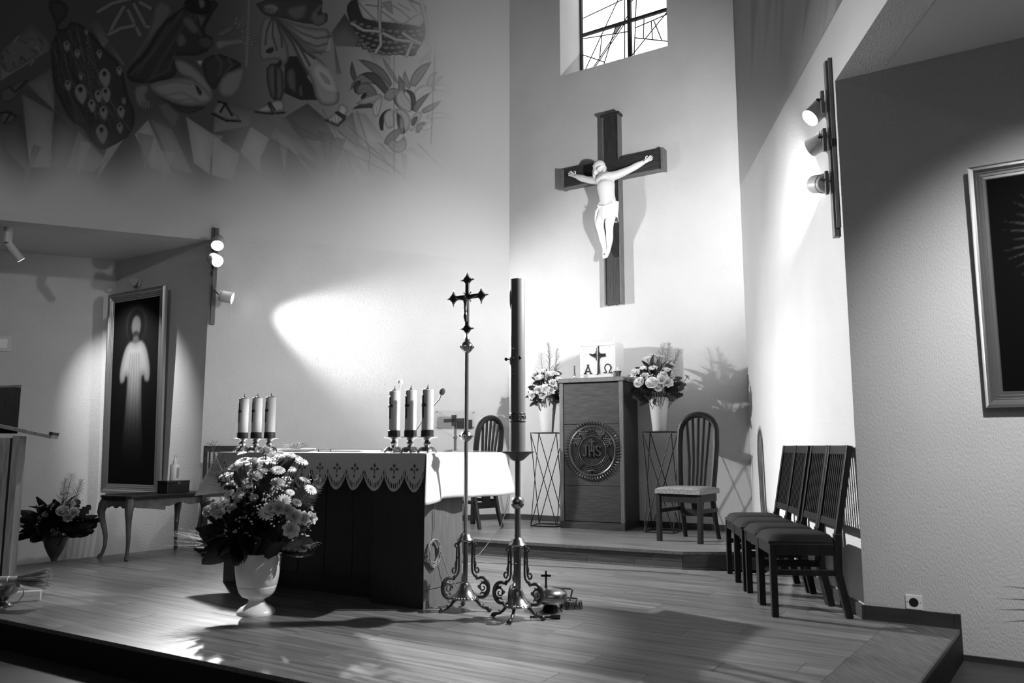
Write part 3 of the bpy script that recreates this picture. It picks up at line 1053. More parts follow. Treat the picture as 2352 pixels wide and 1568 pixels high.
    for pts, wd, v in (([(1040, 700), (1000, 640), (1003, 520)], 26, 72), ([(1330, 740), (1250, 580), (1050, 510)], 44, 82), ([(1320, 760), (1120, 560), (980, 780)], 52, 88),
                       ([(1300, 800), (1200, 620), (1080, 640)], 40, 64), ([(1050, 800), (1030, 720), (1080, 690)], 34, 58), ([(1200, 830), (1090, 700), (1050, 820)], 60, 84), ([(1120, 860), (1080, 840), (1130, 790)], 26, 50),
                       ([(1230, 920), (1110, 880), (1000, 940)], 24, 62), ([(1260, 820), (1150, 860), (1030, 890)], 34, 112), ([(1400, 720), (1320, 600), (1260, 490)], 22, 108),
                       ([(1390, 880), (1460, 760), (1400, 640)], 34, 86), ([(1500, 760), (1450, 690), (1455, 600)], 26, 104), ([(1520, 740), (1560, 620), (1685, 530)], 46, 98), ([(1660, 760), (1670, 660), (1740, 610)], 30, 122),
                       ([(1680, 760), (1730, 680), (1800, 640)], 20, 128), ([(1700, 760), (1800, 720), (1860, 820)], 34, 136), ([(1560, 880), (1580, 760), (1720, 760)], 60, 128), ([(1440, 920), (1390, 880), (1350, 790)], 34, 60),
                       ([(1300, 860), (1330, 780), (1420, 780)], 50, 96), ([(1520, 940), (1380, 860), (1440, 760)], 56, 118), ([(1520, 950), (1560, 780), (1440, 770)], 26, 54), ([(1540, 960), (1560, 880), (1680, 790)], 30, 84),
                       ([(1600, 960), (1680, 930), (1770, 860)], 30, 96), ([(1210, 1000), (1200, 880), (1270, 830)], 40, 124), ([(1260, 1120), (1230, 980), (1340, 930)], 24, 48), ([(1340, 1100), (1290, 960), (1380, 960)], 52, 118),
                       ([(1430, 1130), (1480, 1000), (1370, 930)], 64, 112), ([(1440, 1150), (1420, 1050), (1390, 960)], 30, 50), ([(1420, 1150), (1440, 1060), (1420, 980)], 24, 100), ([(1290, 1240), (1350, 1150), (1440, 1100)], 40, 92),
                       ([(1320, 1210), (1440, 1330), (1450, 1160)], 56, 104), ([(1500, 1120), (1560, 980), (1600, 960)], 40, 124), ([(1520, 1080), (1540, 1010), (1570, 1000)], 24, 70), ([(1560, 1140), (1580, 1060), (1640, 1050)], 28, 104),
                       ([(1640, 1010), (1760, 960), (1870, 1020)], 30, 134), ([(1600, 1100), (1690, 1090), (1690, 1010)], 30, 142)):
        leaf(pts, wd, v)
    for l in ([(60, 195), (180, 300), (300, 430)], [(340, 270), (395, 395)], [(425, 270), (445, 400)], [(345, 230), (300, 310)], [(490, 305), (560, 360)], [(575, 288), (700, 370), (830, 440)], [(610, 240), (690, 310), (730, 360)],
              [(650, 270), (760, 330), (900, 400)], [(740, 250), (790, 340), (830, 445)], [(800, 290), (930, 410)], [(820, 255), (850, 350), (845, 400)], [(820, 330), (1000, 450)], [(960, 330), (1020, 390)], [(1000, 100), (990, 330)], [(905, 130), (905, 400)], [(250, 360), (215, 400)], [(120, 190), (118, 390)]):
        P.line(l, 1.8, 60, .7)
    P.v = P.v * 1.34 + 6 - 18 * sst((X - 600) / 350)
    # the paint thins out towards the bottom and the right
    edge = 300 + 60 * np.sin(X * .021) + 40 * np.sin(X * .057 + 1)
    fade = sst((X - 790) / -1e9 + 1)
    keep = sst((455 + 25 * np.sin(X * .03) - Y) / 200) * sst((1060 - X - np.maximum(0, 200 - Y) * .1) / 210)
    keep = np.maximum(keep, .8 * sst((1065 - X) / 110) * sst((X - 790) / 30) * sst((Y - 100) / 40) * sst((420 - Y) / 130))
    v = REF + (P.v - REF) * keep
    return WALLV * (np.clip(v, 8, REF) / REF) ** 2.2


o = mural('wall_painting', LE, TL, NL, -2.6, LL_LEN - .02, 3.20, 6.6, .0095, paint_left)
tag(o, 'large faded mural of robed figures, peacock and basket across upper left wall', 'mural')


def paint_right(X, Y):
    P = Painter(X, Y, 128.0)  # ground tone of the paint, lowered for the shade above the lamp beams
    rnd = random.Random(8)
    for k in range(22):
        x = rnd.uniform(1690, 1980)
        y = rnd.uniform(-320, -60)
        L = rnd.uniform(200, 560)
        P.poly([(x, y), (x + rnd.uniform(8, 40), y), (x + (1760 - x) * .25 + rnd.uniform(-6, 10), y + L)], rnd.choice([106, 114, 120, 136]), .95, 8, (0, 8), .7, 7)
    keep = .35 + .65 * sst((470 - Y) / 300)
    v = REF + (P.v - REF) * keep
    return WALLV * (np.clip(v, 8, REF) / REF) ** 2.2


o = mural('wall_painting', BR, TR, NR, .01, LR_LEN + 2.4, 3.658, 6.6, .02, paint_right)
tag(o, 'pale streaked mural on upper right wall, beside the window wall', 'mural')

# ================================================================== CRUCIFIX ON THE BACK WALL
cx0 = 1.422                       # middle of the wall, along x
cross = thing('wall_crucifix', 'large dark wooden cross with a white carved corpus on the back wall', 'crucifix', LB + XB * cx0 + Vector((0, 0, 2.54)), TB)
Hc, hw = 2.18, .088
zb0, zb1, bx = 1.445, 1.655, .605
MB().bb((-hw, -.085, .01), (hw, -.01, Hc)).build('upright', M_cross, cross)
MB().bb((-bx, -.0865, zb0), (bx, -.012, zb1)).build('crossbar', M_crossh, cross)
for sx in (-1, 1):
    MB().bb((sx * hw, -.10, .0), (sx * (hw + .014), -.0, zb0)).build('side_rim', M_rim, cross, bevel=.002)
    MB().bb((sx * hw, -.10, zb1), (sx * (hw + .014), -.0, Hc)).build('side_rim', M_rim, cross, bevel=.002)
    MB().bb((sx * (hw + .014), -.10, zb0 - .014), (sx * bx, -.0, zb0)).build('side_rim', M_rim, cross, bevel=.002)
    MB().bb((sx * (hw + .014), -.10, zb1), (sx * bx, -.0, zb1 + .010)).build('side_rim', M_crossh, cross, bevel=.002)
    MB().bb((sx * bx, -.115, zb0 - .02), (sx * (bx + .03), 0, zb1 + .016)).build('end_cap', M_rim, cross, bevel=.003)
MB().bb((-hw - .03, -.115, Hc), (hw + .03, 0, Hc + .03)).build('top_cap', M_cross, cross, bevel=.003)


def skin_mesh(name, verts, edges, radii, m, parent, levels=2, mat4=None):
    me = bpy.data.meshes.new(name)
    me.from_pydata([tuple(v) for v in verts], edges, [])
    o = bpy.data.objects.new(name, me)
    COL.objects.link(o)
    sk = o.modifiers.new('skin', 'SKIN')
    sk.use_smooth_shade = True
    for i, r in enumerate(radii):
        rr = r if isinstance(r, tuple) else (r, r)
        me.skin_vertices[0].data[i].radius = rr
    me.skin_vertices[0].data[0].use_root = True
    ss = o.modifiers.new('sub', 'SUBSURF')
    ss.levels = levels
    ss.render_levels = levels
    dg = bpy.context.evaluated_depsgraph_get()
    ev = bpy.data.meshes.new_from_object(o.evaluated_get(dg))
    bpy.data.objects.remove(o)
    ev.name = name
    ev.materials.clear()
    ev.materials.append(m)
    for p in ev.polygons:
        p.use_smooth = True
    return link(name, ev, parent)


ox, oz = cx0, 2.54


def cj(x, z, y=-.15):
    return (x - ox, y, z - oz)


V = [cj(1.430, 3.62, -.17), cj(1.418, 3.73, -.19), cj(1.412, 3.83, -.205), cj(1.405, 3.915, -.20), cj(1.395, 3.985, -.175),      # pelvis..neck base 0-4
     cj(1.375, 4.03, -.20), cj(1.345, 4.075, -.235), cj(1.325, 4.105, -.245),                                                  # neck, head, crown 5-7
     cj(1.315, 3.965, -.165), cj(1.245, 3.975, -.15), cj(1.14, 4.01, -.13), cj(1.06, 4.045, -.125), cj(.985, 4.085, -.115), cj(.945, 4.11, -.11),  # image-left arm 8-13
     cj(1.465, 3.975, -.165), cj(1.54, 3.99, -.15), cj(1.675, 4.03, -.13), cj(1.755, 4.06, -.12), cj(1.84, 4.09, -.115), cj(1.88, 4.105, -.11),   # image-right arm 14-19
     cj(1.375, 3.575, -.17), cj(1.345, 3.50, -.205), cj(1.330, 3.43, -.225), cj(1.338, 3.36, -.195), cj(1.345, 3.27, -.165), cj(1.355, 3.17, -.145), cj(1.362, 3.10, -.165), cj(1.366, 3.045, -.185),  # left leg 20-27
     cj(1.468, 3.57, -.17), cj(1.465, 3.50, -.205), cj(1.448, 3.42, -.22), cj(1.440, 3.35, -.19), cj(1.425, 3.26, -.16), cj(1.405, 3.16, -.14), cj(1.392, 3.10, -.165), cj(1.382, 3.05, -.185)]
E_ = [(0, 1), (1, 2), (2, 3), (3, 4), (4, 5), (5, 6), (6, 7), (4, 8), (8, 9), (9, 10), (10, 11), (11, 12), (12, 13), (4, 14), (14, 15), (15, 16), (16, 17), (17, 18), (18, 19),
      (0, 20), (20, 21), (21, 22), (22, 23), (23, 24), (24, 25), (25, 26), (26, 27), (0, 28), (28, 29), (29, 30), (30, 31), (31, 32), (32, 33), (33, 34), (34, 35)]
Rr = [.098, .088, .104, .118, .074, .042, .064, .052,
      .058, .052, .040, .042, .025, .021, .058, .052, .040, .042, .025, .021,
      (.068, .064), .062, .052, .042, .043, .024, .026, .018,
      (.068, .064), .062, .052, .042, .043, .024, .026, .018]
fig = skin_mesh('corpus', V, E_, Rr, M_plaster, cross)
# palms with fingers
for tip, wr, sx in ((cj(.945, 4.11, -.11), cj(.985, 4.085, -.115), -1), (cj(1.88, 4.105, -.11), cj(1.84, 4.09, -.115), 1)):
    hb = MB()
    tip, wr = Vector(tip), Vector(wr)
    d = (tip - wr).normalized()
    u = Vector((-d.z * sx, 0, d.x * sx)).normalized()
    hb.ball(wr + d * .03, .026, 10, 8, (1, .55, 1))
    for k, (off_, L, sp_) in enumerate(((-.017, .05, -.22), (-.006, .064, -.05), (.006, .062, .12), (.016, .048, .3))):
        a = wr + d * .045 + u * off_
        b = a + (d + u * sp_).normalized() * L * .55 + Vector((0, -.004, 0))
        c = b + (d + u * sp_ * .6).normalized() * L * .45 + Vector((0, -.012, 0))
        hb.tube([a - d * .015, a, b, c], [.007, .0075, .0068, .005], 7)
    a = wr + d * .02 + u * .022
    hb.tube([a - u * .01, a, a + (u + d * .6).normalized() * .025, a + (u * .6 + d).normalized() * .045], [.008, .008, .0075, .0055], 7)
    hb.build('hand', M_plaster, fig, True)
# loincloth, hair and face
lc = MB()


def lcf(u, v):
    a = u * 2 * PI
    z = 3.675 - v * (.20 + .02 * math.sin(a * 2))
    r = .112 + .007 * math.sin(a * 7 + v * 3)- .004 * v
    return cj(1.425 + r * math.cos(a) * 1.02, z, -.175 + (r * .82) * math.sin(a))


lc.grid(40, 8, lcf)
lc.tube([cj(1.33, 3.63, -.22), cj(1.30, 3.58, -.23), cj(1.285, 3.50, -.22), cj(1.29, 3.42, -.21), cj(1.30, 3.39, -.2)], [.02, .03, .026, .02, .008], 10, flat=.5)
lc.tube([cj(1.33, 3.64, -.25), cj(1.42, 3.61, -.27), cj(1.51, 3.645, -.245)], [.018, .022, .016], 10, flat=.6)
lc.build('loincloth', M_plaster, fig, True)
hr = MB()
hc = Vector(cj(1.335, 4.085, -.235))
hr.ball(hc + Vector((.006, .012, .018)), .071, 14, 10, (1, 1, .95))
for k in range(13):
    a = -0.3 + k * (PI + .6) / 12
    p = hc + Vector((math.cos(a) * .055, .02 + math.sin(a) * .04, .02))
    hr.tube([p, p + Vector((math.cos(a) * .012, .006, -.05)), p + Vector((math.cos(a) * .01, -.004, -.10)), p + Vector((math.cos(a) * .002, -.012, -.135))], [.014, .015, .012, .005], 6)
hr.build('hair', M_plaster, fig, True)
fc = MB()
f0 = hc + Vector((-.014, -.045, -.012))
fc.tube([f0 + Vector((0, -.004, .02)), f0 + Vector((-.004, -.02, -.008)), f0 + Vector((0, -.01, -.014))], [.005, .009, .005], 7)
fc.tube([f0 + Vector((-.02, -.003, -.026)), f0 + Vector((-.003, -.012, -.024)), f0 + Vector((.016, -.004, -.028))], .004, 6)
for s_ in (-1, 1):
    fc.ball(f0 + Vector((s_ * .02 - .002, .001, .012)), .009, 8, 6)
    fc.tube([f0 + Vector((s_ * .034, 0, .023)), f0 + Vector((s_ * .016, -.008, .026))], .004, 6)
fc.ball(f0 + Vector((0, 0, -.05)), .026, 10, 8, (1, .8, 1.3))
fc.build('face', M_plaster, fig, True)
for p in (cj(.985, 4.088, -.125), cj(1.842, 4.093, -.125), cj(1.378, 3.09, -.19)):
    MB().ball(Vector(p) + Vector((0, -.012, 0)), .007, 8, 6).build('nail', M_iron, cross, True)

# ================================================================== TABERNACLE CABINET
cl, cr = onz(1287, 1211.5, STEP), onz(1435.6, 1219, STEP)
CW = (cr - cl).length
TC = math.atan2(cr.y - cl.y, cr.x - cl.x)
CD, CH = .47, 1.555
cab = thing('tabernacle_cabinet', 'tall dark wooden cabinet with a round carved medallion, under the white box', 'cabinet', cl, TC)
MB().bb((.0, .02, 0), (CW, CD, CH - .05)).build('body', M_cabs, cab)
for x0, x1 in ((0, .04), (CW - .04, CW)):
    MB().bb((x0, -.002, .07), (x1, .03, CH - .05)).build('corner_post', M_cabrim, cab, bevel=.003)
zs = [.075, .44, 1.07, CH - .06]
for i in range(3):
    MB().bb((.052, .004, zs[i] + .002), (CW - .042, .02, zs[i + 1] - .002)).build('front_panel', M_cab, cab, bevel=.002)
MB().bb((0, -.003, 0), (CW, .03, .07)).build('plinth', M_cab, cab, bevel=.002)
MB().bb((-.012, -.012, CH - .045), (CW + .012, CD + .01, CH)).build('top_board', M_cabrim, cab, bevel=.003)
# medallion
mc = loc_of(onp(1361, 1035, cl, D(math.degrees(-TC))), cl, TC)
med = MB()
MR = .30
med.lathe([(.0001, -.0), (MR * .80, -.0), (MR * .80, -.012), (MR * .84, -.018), (MR * .88, -.012), (MR * .88, 0.0)], 64)
med.v = [(x, z, y) for x, y, z in med.v]
medo = med.build('medallion', M_carve, cab, True, loc=(mc.x, .003, mc.z))
bd = MB()
for k in range(60):
    a = 2 * PI * k / 60
    p0 = Vector((math.cos(a) * MR * .90, -.008, math.sin(a) * MR * .90))
    a2 = a + .03
    p1 = Vector((math.cos(a2) * MR * 1.03, -.008, math.sin(a2) * MR * 1.03))
    bd.tube([p0, (p0 + p1) / 2 + Vector((0, -.008, 0)), p1], [.005, .009, .005], 6)
bd.build('rope_border', M_carve, medo, True)['kind'] = 'stuff'
ri = MB()
ri.tube([(math.cos(k * PI / 24) * MR * .50, -.008, math.sin(k * PI / 24) * MR * .50 - .0) for k in range(48)], .006, 6, True)
ri.build('inner_ring', M_carve, medo, True)
gr = MB()
rnd = random.Random(4)
for ang, n0 in ((150, 5), (118, 5), (62, 5), (28, 5)):
    c = Vector((math.cos(rad(ang)) * MR * .64, 0, math.sin(rad(ang)) * MR * .64))
    dn = Vector((c.x * -.25, 0, -1)).normalized()
    sd = Vector((dn.z, 0, -dn.x))
    for r_ in range(n0):
        for k in range(n0 - r_):
            p = c + dn * (r_ * .019 - .03) + sd * ((k - (n0 - r_ - 1) / 2) * .02)
            gr.ball((p.x, -.010, p.z), .0105, 8, 6)
gr.build('grapes', M_carve, medo, True)['kind'] = 'stuff'
lv = MB()
for k in range(14):
    a = rad(20 + k * 10.8)
    c = Vector((math.cos(a), 0, math.sin(a))) * MR * .74
    t_ = Vector((-math.sin(a), 0, math.cos(a))) * (.028 if k % 2 else -.028)
    lv.tube([c - t_, c + Vector((0, -.012, 0)), c + t_ * 1.2 + Vector((0, 0, .006))], [.002, .012, .002], 6)
lv.tube([(math.cos(rad(a)) * MR * .70, -.012, math.sin(rad(a)) * MR * .70 + .006 * math.sin(a * .3)) for a in range(15, 168, 6)], .004, 6)
lv.build('vine_leaves', M_carve, medo, True)['kind'] = 'stuff'
wh = MB()
for s_ in (-1, 1):
    for q in range(4):
        rr = MR * (.56 + q * .065)
        pts = [(s_ * math.cos(rad(a)) * rr, -.010, math.sin(rad(a)) * rr) for a in range(-88, -8 - q * 6, 5)]
        wh.tube(pts, .0035, 5)
        for a in range(-50, -8 - q * 6, 6):
            wh.ball((s_ * math.cos(rad(a)) * rr, -.013, math.sin(rad(a)) * rr), .0075, 6, 5, (1, 1, 1.5))
wh.tube([(-.05, -.012, -MR * .70), (0, -.02, -MR * .66), (.05, -.012, -MR * .70)], [.006, .012, .006], 7)
wh.build('wheat_ears', M_carve, medo, True)['kind'] = 'stuff'


def strokes(b, segs, w_, y0, y1):
    for s_ in segs:
        for i in range(len(s_) - 1):
            p, q = s_[i], s_[i + 1]
            d = Vector((q[0] - p[0], 0, q[1] - p[1]))
            L = d.length
            if L < 1e-6:
                continue
            n = Vector((-d.z, 0, d.x)) / L * w_ / 2
            e = d / L * w_ * .35
            P_ = [Vector((p[0], 0, p[1])) - e + n, Vector((q[0], 0, q[1])) + e + n, Vector((q[0], 0, q[1])) + e - n, Vector((p[0], 0, p[1])) - e - n]
            b.prismy([(v.x, v.z) for v in P_], y0, y1)
    return b


def arc(cx, cz, rx, rz_, a0, a1, n=12):
    return [(cx + rx * math.cos(rad(a0 + (a1 - a0) * k / n)), cz + rz_ * math.sin(rad(a0 + (a1 - a0) * k / n))) for k in range(n + 1)]


jl = MB()
h_ = .054
z0 = -.002
strokes(jl, [[(-.060, z0 + h_), (-.060, z0 - h_ * .6)] + arc(-.073, z0 - h_ * .6, .013, .018, 0, -150, 6), [(-.074, z0 + h_), (-.046, z0 + h_)],
             [(-.026, z0 - h_), (-.026, z0 + h_)], [(.020, z0 - h_), (.020, z0 + h_)], [(-.026, z0), (.020, z0)],
             arc(.062, z0 + h_ * .5, .020, .021, 20, 270, 12) + arc(.062, z0 - h_ * .5, .022, .021, 90, -160, 12)], .013, -.026, .0)
jl.v = [(x * 1.12, y, z) for x, y, z in jl.v]
jl.build('letters', M_carve, medo, bevel=.002)
jc = MB()
strokes(jc, [[(-.003, z0), (-.003, z0 + .125)], [(-.030, z0 + .098), (.024, z0 + .098)]], .017, -.022, 0)
jc.build('small_cross', M_carve, medo, bevel=.002)

# white tabernacle box
tl_ = onp(1333, 866, cl + Vector((0, 0, 0)) + D(math.degrees(-TC)) * .10, D(math.degrees(-TC)))
lx = loc_of(tl_, cl, TC)
TW, TH, TD = .395, .385, .27
tab = thing('tabernacle', 'white metal box with a cross and letters, on the dark cabinet', 'tabernacle', cl + Matrix.Rotation(TC, 3, 'Z') @ Vector((lx.x, .10, CH)), TC)
MB().bb((0, .008, 0.004), (TW, TD, TH)).build('box', M_silver, tab, bevel=.004)
for a, b in (((0, 0, 0), (TW, .012, .04)), ((0, 0, TH - .04), (TW, .012, TH)), ((0, 0, .04), (.04, .012, TH - .04)), ((TW - .04, 0, .04), (TW, .012, TH - .04))):
    MB().bb(a, b).build('door_frame', M_silver, tab, bevel=.003)
MB().bb((.044, .002, .044), (TW - .044, .01, TH - .044)).build('door', M_white, tab, bevel=.002)
for x in (.02, TW - .02):
    for z in (.02, TH - .02):
        MB().ball((x, 0, z), .018, 10, 8, (1, .5, 1)).build('rosette', M_silver, tab, True)
for x in (.056, TW - .056):
    for z in (.056, TH - .056):
        MB().ball((x, 0, z), .0045, 8, 6).build('stud', M_brassd, tab, True)
tcx = TW * .52
cr_ = MB()
pr_ = [(-.022, .075), (-.024, .20), (-.032, .245), (-.050, .262), (-.092, .272), (-.078, .248), (-.040, .235), (-.026, .215)]
outl = [(-.020, .035), (-.014, .18), (-.028, .215), (-.075, .238), (-.100, .262), (-.060, .256), (-.030, .268), (-.018, .30), (-.022, .325), (-.006, .320), (.004, .345), (.020, .345), (.018, .285), (.030, .262), (.060, .258), (.090, .262), (.092, .225), (.050, .222), (.026, .205), (.022, .17), (.028, .05), (.010, .052), (.006, .035)]
cr_.prismy([(tcx + x, z) for x, z in outl], -.014, .004)
co = cr_.build('cross_relief', M_brass, tab, bevel=.004)
rg = MB()
rg.tube([(tcx - .008, -.013, .045), (tcx - .002, -.015, .18), (tcx - .005, -.015, .26), (tcx - .004, -.013, .325)], .006, 6)
rg.tube([(tcx - .095, -.013, .262), (tcx - .04, -.015, .247), (tcx + .03, -.015, .24), (tcx + .09, -.013, .243)], .006, 6)
rg.build('ridge', M_brassd, co, True)
al = MB()
ax_, az = tcx - .115, .055
strokes(al, [[(ax_ - .032, az), (ax_, az + .085)], [(ax_, az + .085), (ax_ + .032, az)], [(ax_ - .02, az + .028), (ax_, az + .016), (ax_ + .02, az + .028)], [(ax_ - .044, az), (ax_ - .020, az)], [(ax_ + .020, az), (ax_ + .044, az)], [(ax_ - .012, az + .09), (ax_ + .012, az + .09)]], .011, -.008, .004)
al.build('letter_alpha', M_brassd, tab, bevel=.0015)
om = MB()
ox_ = tcx + .108
strokes(om, [[(ox_ - .042, az + .006), (ox_ - .040, az), (ox_ - .014, az)] + arc(ox_, az + .052, .034, .038, 232, -52, 18)[0:] + [(ox_ + .014, az), (ox_ + .040, az), (ox_ + .042, az + .006)]], .011, -.008, .004)
om.build('letter_omega', M_brassd, tab, bevel=.0015)

q = cl + Matrix.Rotation(TC, 3, 'Z') @ Vector((.165, .03, CH))
t = thing('small_candle', 'thin dark candle in a small glass holder left of the white box', 'candle', q)
MB().lathe([(.035, 0), (.035, .006), (.012, .012), (.010, .03), (.016, .036), (.016, .045)], 16).build('holder', M_brass, t, True)
MB().lathe([(.008, .045), (.007, .135), (.002, .138)], 12).build('stem', M_blackb, t, True)
q = cl + Matrix.Rotation(TC, 3, 'Z') @ Vector((CW - .075, .07, CH))
t = thing('sanctuary_cup', 'small lidded metal cup right of the white box', 'cup', q)
MB().lathe([(.022, 0), (.030, .012), (.036, .05), (.042, .058), (.042, .064)], 20).build('cup', M_brass, t, True)
MB().lathe([(.042, .064), (.03, .074), (.008, .08), (.005, .10), (.0001, .106)], 20).build('lid', M_silver, t, True)

# ================================================================== ALTAR
AC = onz(970, 1400)                                   # near right corner of the base
TA = TB
A_ = lambda x, y, z=0: AC + Matrix.Rotation(TA, 3, 'Z') @ Vector((x, y, z))
AW, ADp, AH = 1.86, .78, .935
alt = thing('altar', 'broad wooden altar with a shaded front, under the white cloth', 'altar', A_(0, 0), TA)
pw = .42                                              # end piers
for x0, x1 in ((-pw, 0), (-AW, -AW + pw)):
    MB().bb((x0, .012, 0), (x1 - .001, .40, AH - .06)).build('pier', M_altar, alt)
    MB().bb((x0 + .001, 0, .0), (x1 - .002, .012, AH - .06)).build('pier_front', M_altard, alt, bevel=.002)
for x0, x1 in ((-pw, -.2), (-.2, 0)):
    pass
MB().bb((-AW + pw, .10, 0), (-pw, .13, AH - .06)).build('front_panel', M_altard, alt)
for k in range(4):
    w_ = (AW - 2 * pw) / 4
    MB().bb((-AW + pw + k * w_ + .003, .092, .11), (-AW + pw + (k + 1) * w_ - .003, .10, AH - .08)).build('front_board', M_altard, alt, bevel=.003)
MB().bb((0, .002, .0), (.006, .40, .105)).build('plinth', M_altar, alt, bevel=.002)
MB().bb((0, .002, .110), (.005, .40, AH - .06)).build('side_panel', M_altar, alt, bevel=.002)
MB().bb((-AW - .03, -.045, AH - .06), (.045, ADp + .03, AH)).build('table_top', M_altar, alt, bevel=.003)

# cloth: top, lace front, side falls
cth = thing('altar_cloth', 'white altar cloth with a scalloped lace front', 'tablecloth', A_(0, 0, AH), TA)
X0, X1, Y0, Y1 = -AW - .04, .055, -.055, ADp + .04
MB().bb((X0, Y0, .0005), (X1, Y1, .004)).build('top_sheet', M_cloth, cth)
NS = 12
sw = (X1 - X0) / NS
FD = .235


def lace_keep(u, v):
    x = u * (X1 - X0)
    z = v * FD
    k = (x / sw) % 1.0
    depth = FD * (.56 + .44 * (math.sin(PI * k) ** .7))
    if z > depth:
        return False
    # cut work: ring of eyelets along the scallop edge
    e = (depth - z) / FD
    if .07 < e < .21 and z > FD * .42:
        if abs(((k * 11) % 1) - .5) < .28:
            return False
    return True


def lace_pos(u, v):
    x = X0 + u * (X1 - X0)
    z = v * FD
    wv = .010 * math.sin(x * 9) * v + .006 * math.sin(x * 23) * v
    return (x, Y0 - .004 - wv - .012 * v, -z + .002)


lb_ = MB().grid(620, 64, lace_pos, lace_keep)
lme = bpy.data.meshes.new('lace_front')
lme.from_pydata(lb_.v, [], lb_.f)
lme.materials.append(M_lace)
PX = np.array(lb_.v)
kx = ((PX[:, 0] - X0) / sw) % 1.0
zz = -PX[:, 2]
P = Painter(kx * 100, zz * 1000, 200.0)
for pts in ([(50, 55), (60, 75), (50, 95), (40, 75)], [(36, 82), (48, 96), (36, 110), (24, 96)], [(64, 82), (76, 96), (64, 110), (52, 96)], [(44, 96), (56, 96), (54, 128), (46, 128)], [(50, 128), (59, 146), (50, 160), (41, 146)]):
    P.poly(pts, 70, 1, 4, op=.85, soft=4)
paint_attr(lme, .62 * (np.clip(P.v, 0, 220) / 200) ** 2.2)
lo = link('lace_front', lme, cth)
sol = lo.modifiers.new('solid', 'SOLIDIFY')
sol.thickness = .0015


def side_fall(sgn, drop, flare):
    xs = X1 if sgn > 0 else X0
    def f(u, v):
        y = Y0 + (Y1 - Y0) * u
        fr = math.exp(-(u / .16) ** 2)
        bk = math.exp(-((1 - u) / .13) ** 2)
        wv = .012 * math.sin(u * 17) * v
        outx = sgn * (.006 + v * (.02 + flare * (fr + bk)) + wv)
        yy = y - fr * v * .10 + bk * v * .06 - .018 * math.exp(-((u - .22) / .05) ** 2) * v
        z = -drop * v * (1 + .06 * fr - .02 * math.sin(u * 6))
        return (xs + outx + sgn * -.02 * math.exp(-((u - .22) / .04) ** 2) * v, yy, z + .003)
    return MB().grid(60, 14, f)


so = side_fall(1, .285, .05).build('side_fall', M_cloth, cth, True)
so.modifiers.new('solid', 'SOLIDIFY').thickness = .002
so = side_fall(-1, .30, .10).build('side_fall', M_cloth, cth, True)
so.modifiers.new('solid', 'SOLIDIFY').thickness = .002


# ================================================================== CANDLES ON THE ALTAR
def candle_holder():
    t = thing('candlestick', '', 'candlestick', (0, 0, 0), TA, 'brass candlesticks on the altar')
    b = MB()
    b.lathe([(.040, .012), (.036, .022), (.022, .032), (.016, .045), (.024, .056), (.024, .066), (.014, .074), (.02, .082), (.03, .092)], 20)
    b.build('stem', M_brass, t, True)
    MB().lathe([(.03, .092), (.062, .096), (.066, .100), (.062, .102), (.03, .100)], 24).build('drip_pan', M_brass, t, True)
    for k in range(4):
        a = PI / 4 + k * PI / 2
        f = MB()
        c, s_ = math.cos(a), math.sin(a)
        f.tube([(c * .02, s_ * .02, .03), (c * .04, s_ * .04, .026), (c * .052, s_ * .052, .012), (c * .056, s_ * .056, .008)], [.010, .010, .008, .009], 8)
        f.ball((c * .056, s_ * .056, .008), .009, 8, 6)
        f.build('foot', M_brass, t, True)
    return t


def altar_candle():
    t = thing('altar_candle', '', 'candle', (0, 0, 0), TA, 'white altar candles')
    MB().lathe([(.037, 0), (.037, .30), (.033, .304), (.0001, .304)], 28).build('wax', M_wax, t, True)
    MB().lathe([(.040, 0), (.040, .045), (.037, .048)], 28).build('sleeve', M_brassd, t, True)
    cap = MB().lathe([(.022, .304), (.020, .309), (.006, .312), (.004, .322), (.0001, .324)], 14).build('oil_cap', M_brassd, t, True)
    MB().tube([(0, 0, .318), (.002, 0, .334)], .0022, 6).build('wick', M_iron, t)
    c = MB()
    for i in range(-5, 6):
        a = -PI / 2 - .25
    # relief cross wrapped on the front of the wax
    def onwax(a, z, r=.0385):
        return (r * math.cos(a), r * math.sin(a), z)
    a0 = -PI / 2 - .15
    c.grid(2, 12, lambda u, v: onwax(a0 + (u - .5) * .32, .12 + v * .15, .0395))
    c.grid(8, 3, lambda u, v: onwax(a0 + (u - .5) * 1.15, .195 + v * .018, .0395))
    o = c.build('cross_relief', M_brassd, t, True)
    o.modifiers.new('solid', 'SOLIDIFY').thickness = .003
    return t


def top_at(px, off_y):
    """point on the altar top seen at px, a given distance behind the front edge"""
    d = ray(px, 1030)
    d = Vector((d[0], d[1], 0))
    o0 = A_(0, off_y)
    u = XB
    t_ = (o0.x * u.y - o0.y * u.x) / (d.x * u.y - d.y * u.x)
    p = d * t_
    return Vector((p.x, p.y, AH + .0045))


CS = candle_holder()
CN = altar_candle()
names = ['leftmost', 'middle', 'right-hand']
first = True
for grp, side, pxs in (('left', 'behind the big bouquet', (556, 587, 618)), ('right', 'beside the processional cross', (904, 942, 981))):
    for i, px in enumerate(pxs):
        p = top_at(px, .06)
        l1 = '%s brass candlestick of the %s trio on the altar' % (names[i], grp)
        l2 = '%s white candle of the %s trio on the altar' % (names[i], grp)
        if first:
            CS.location = p
            CS['label'] = l1
            CN.location = p + Vector((0, 0, .0965))
            CN['label'] = l2
            first = False
        else:
            dup(CS, p, TA, l1)
            dup(CN, p + Vector((0, 0, .0965)), TA, l2)

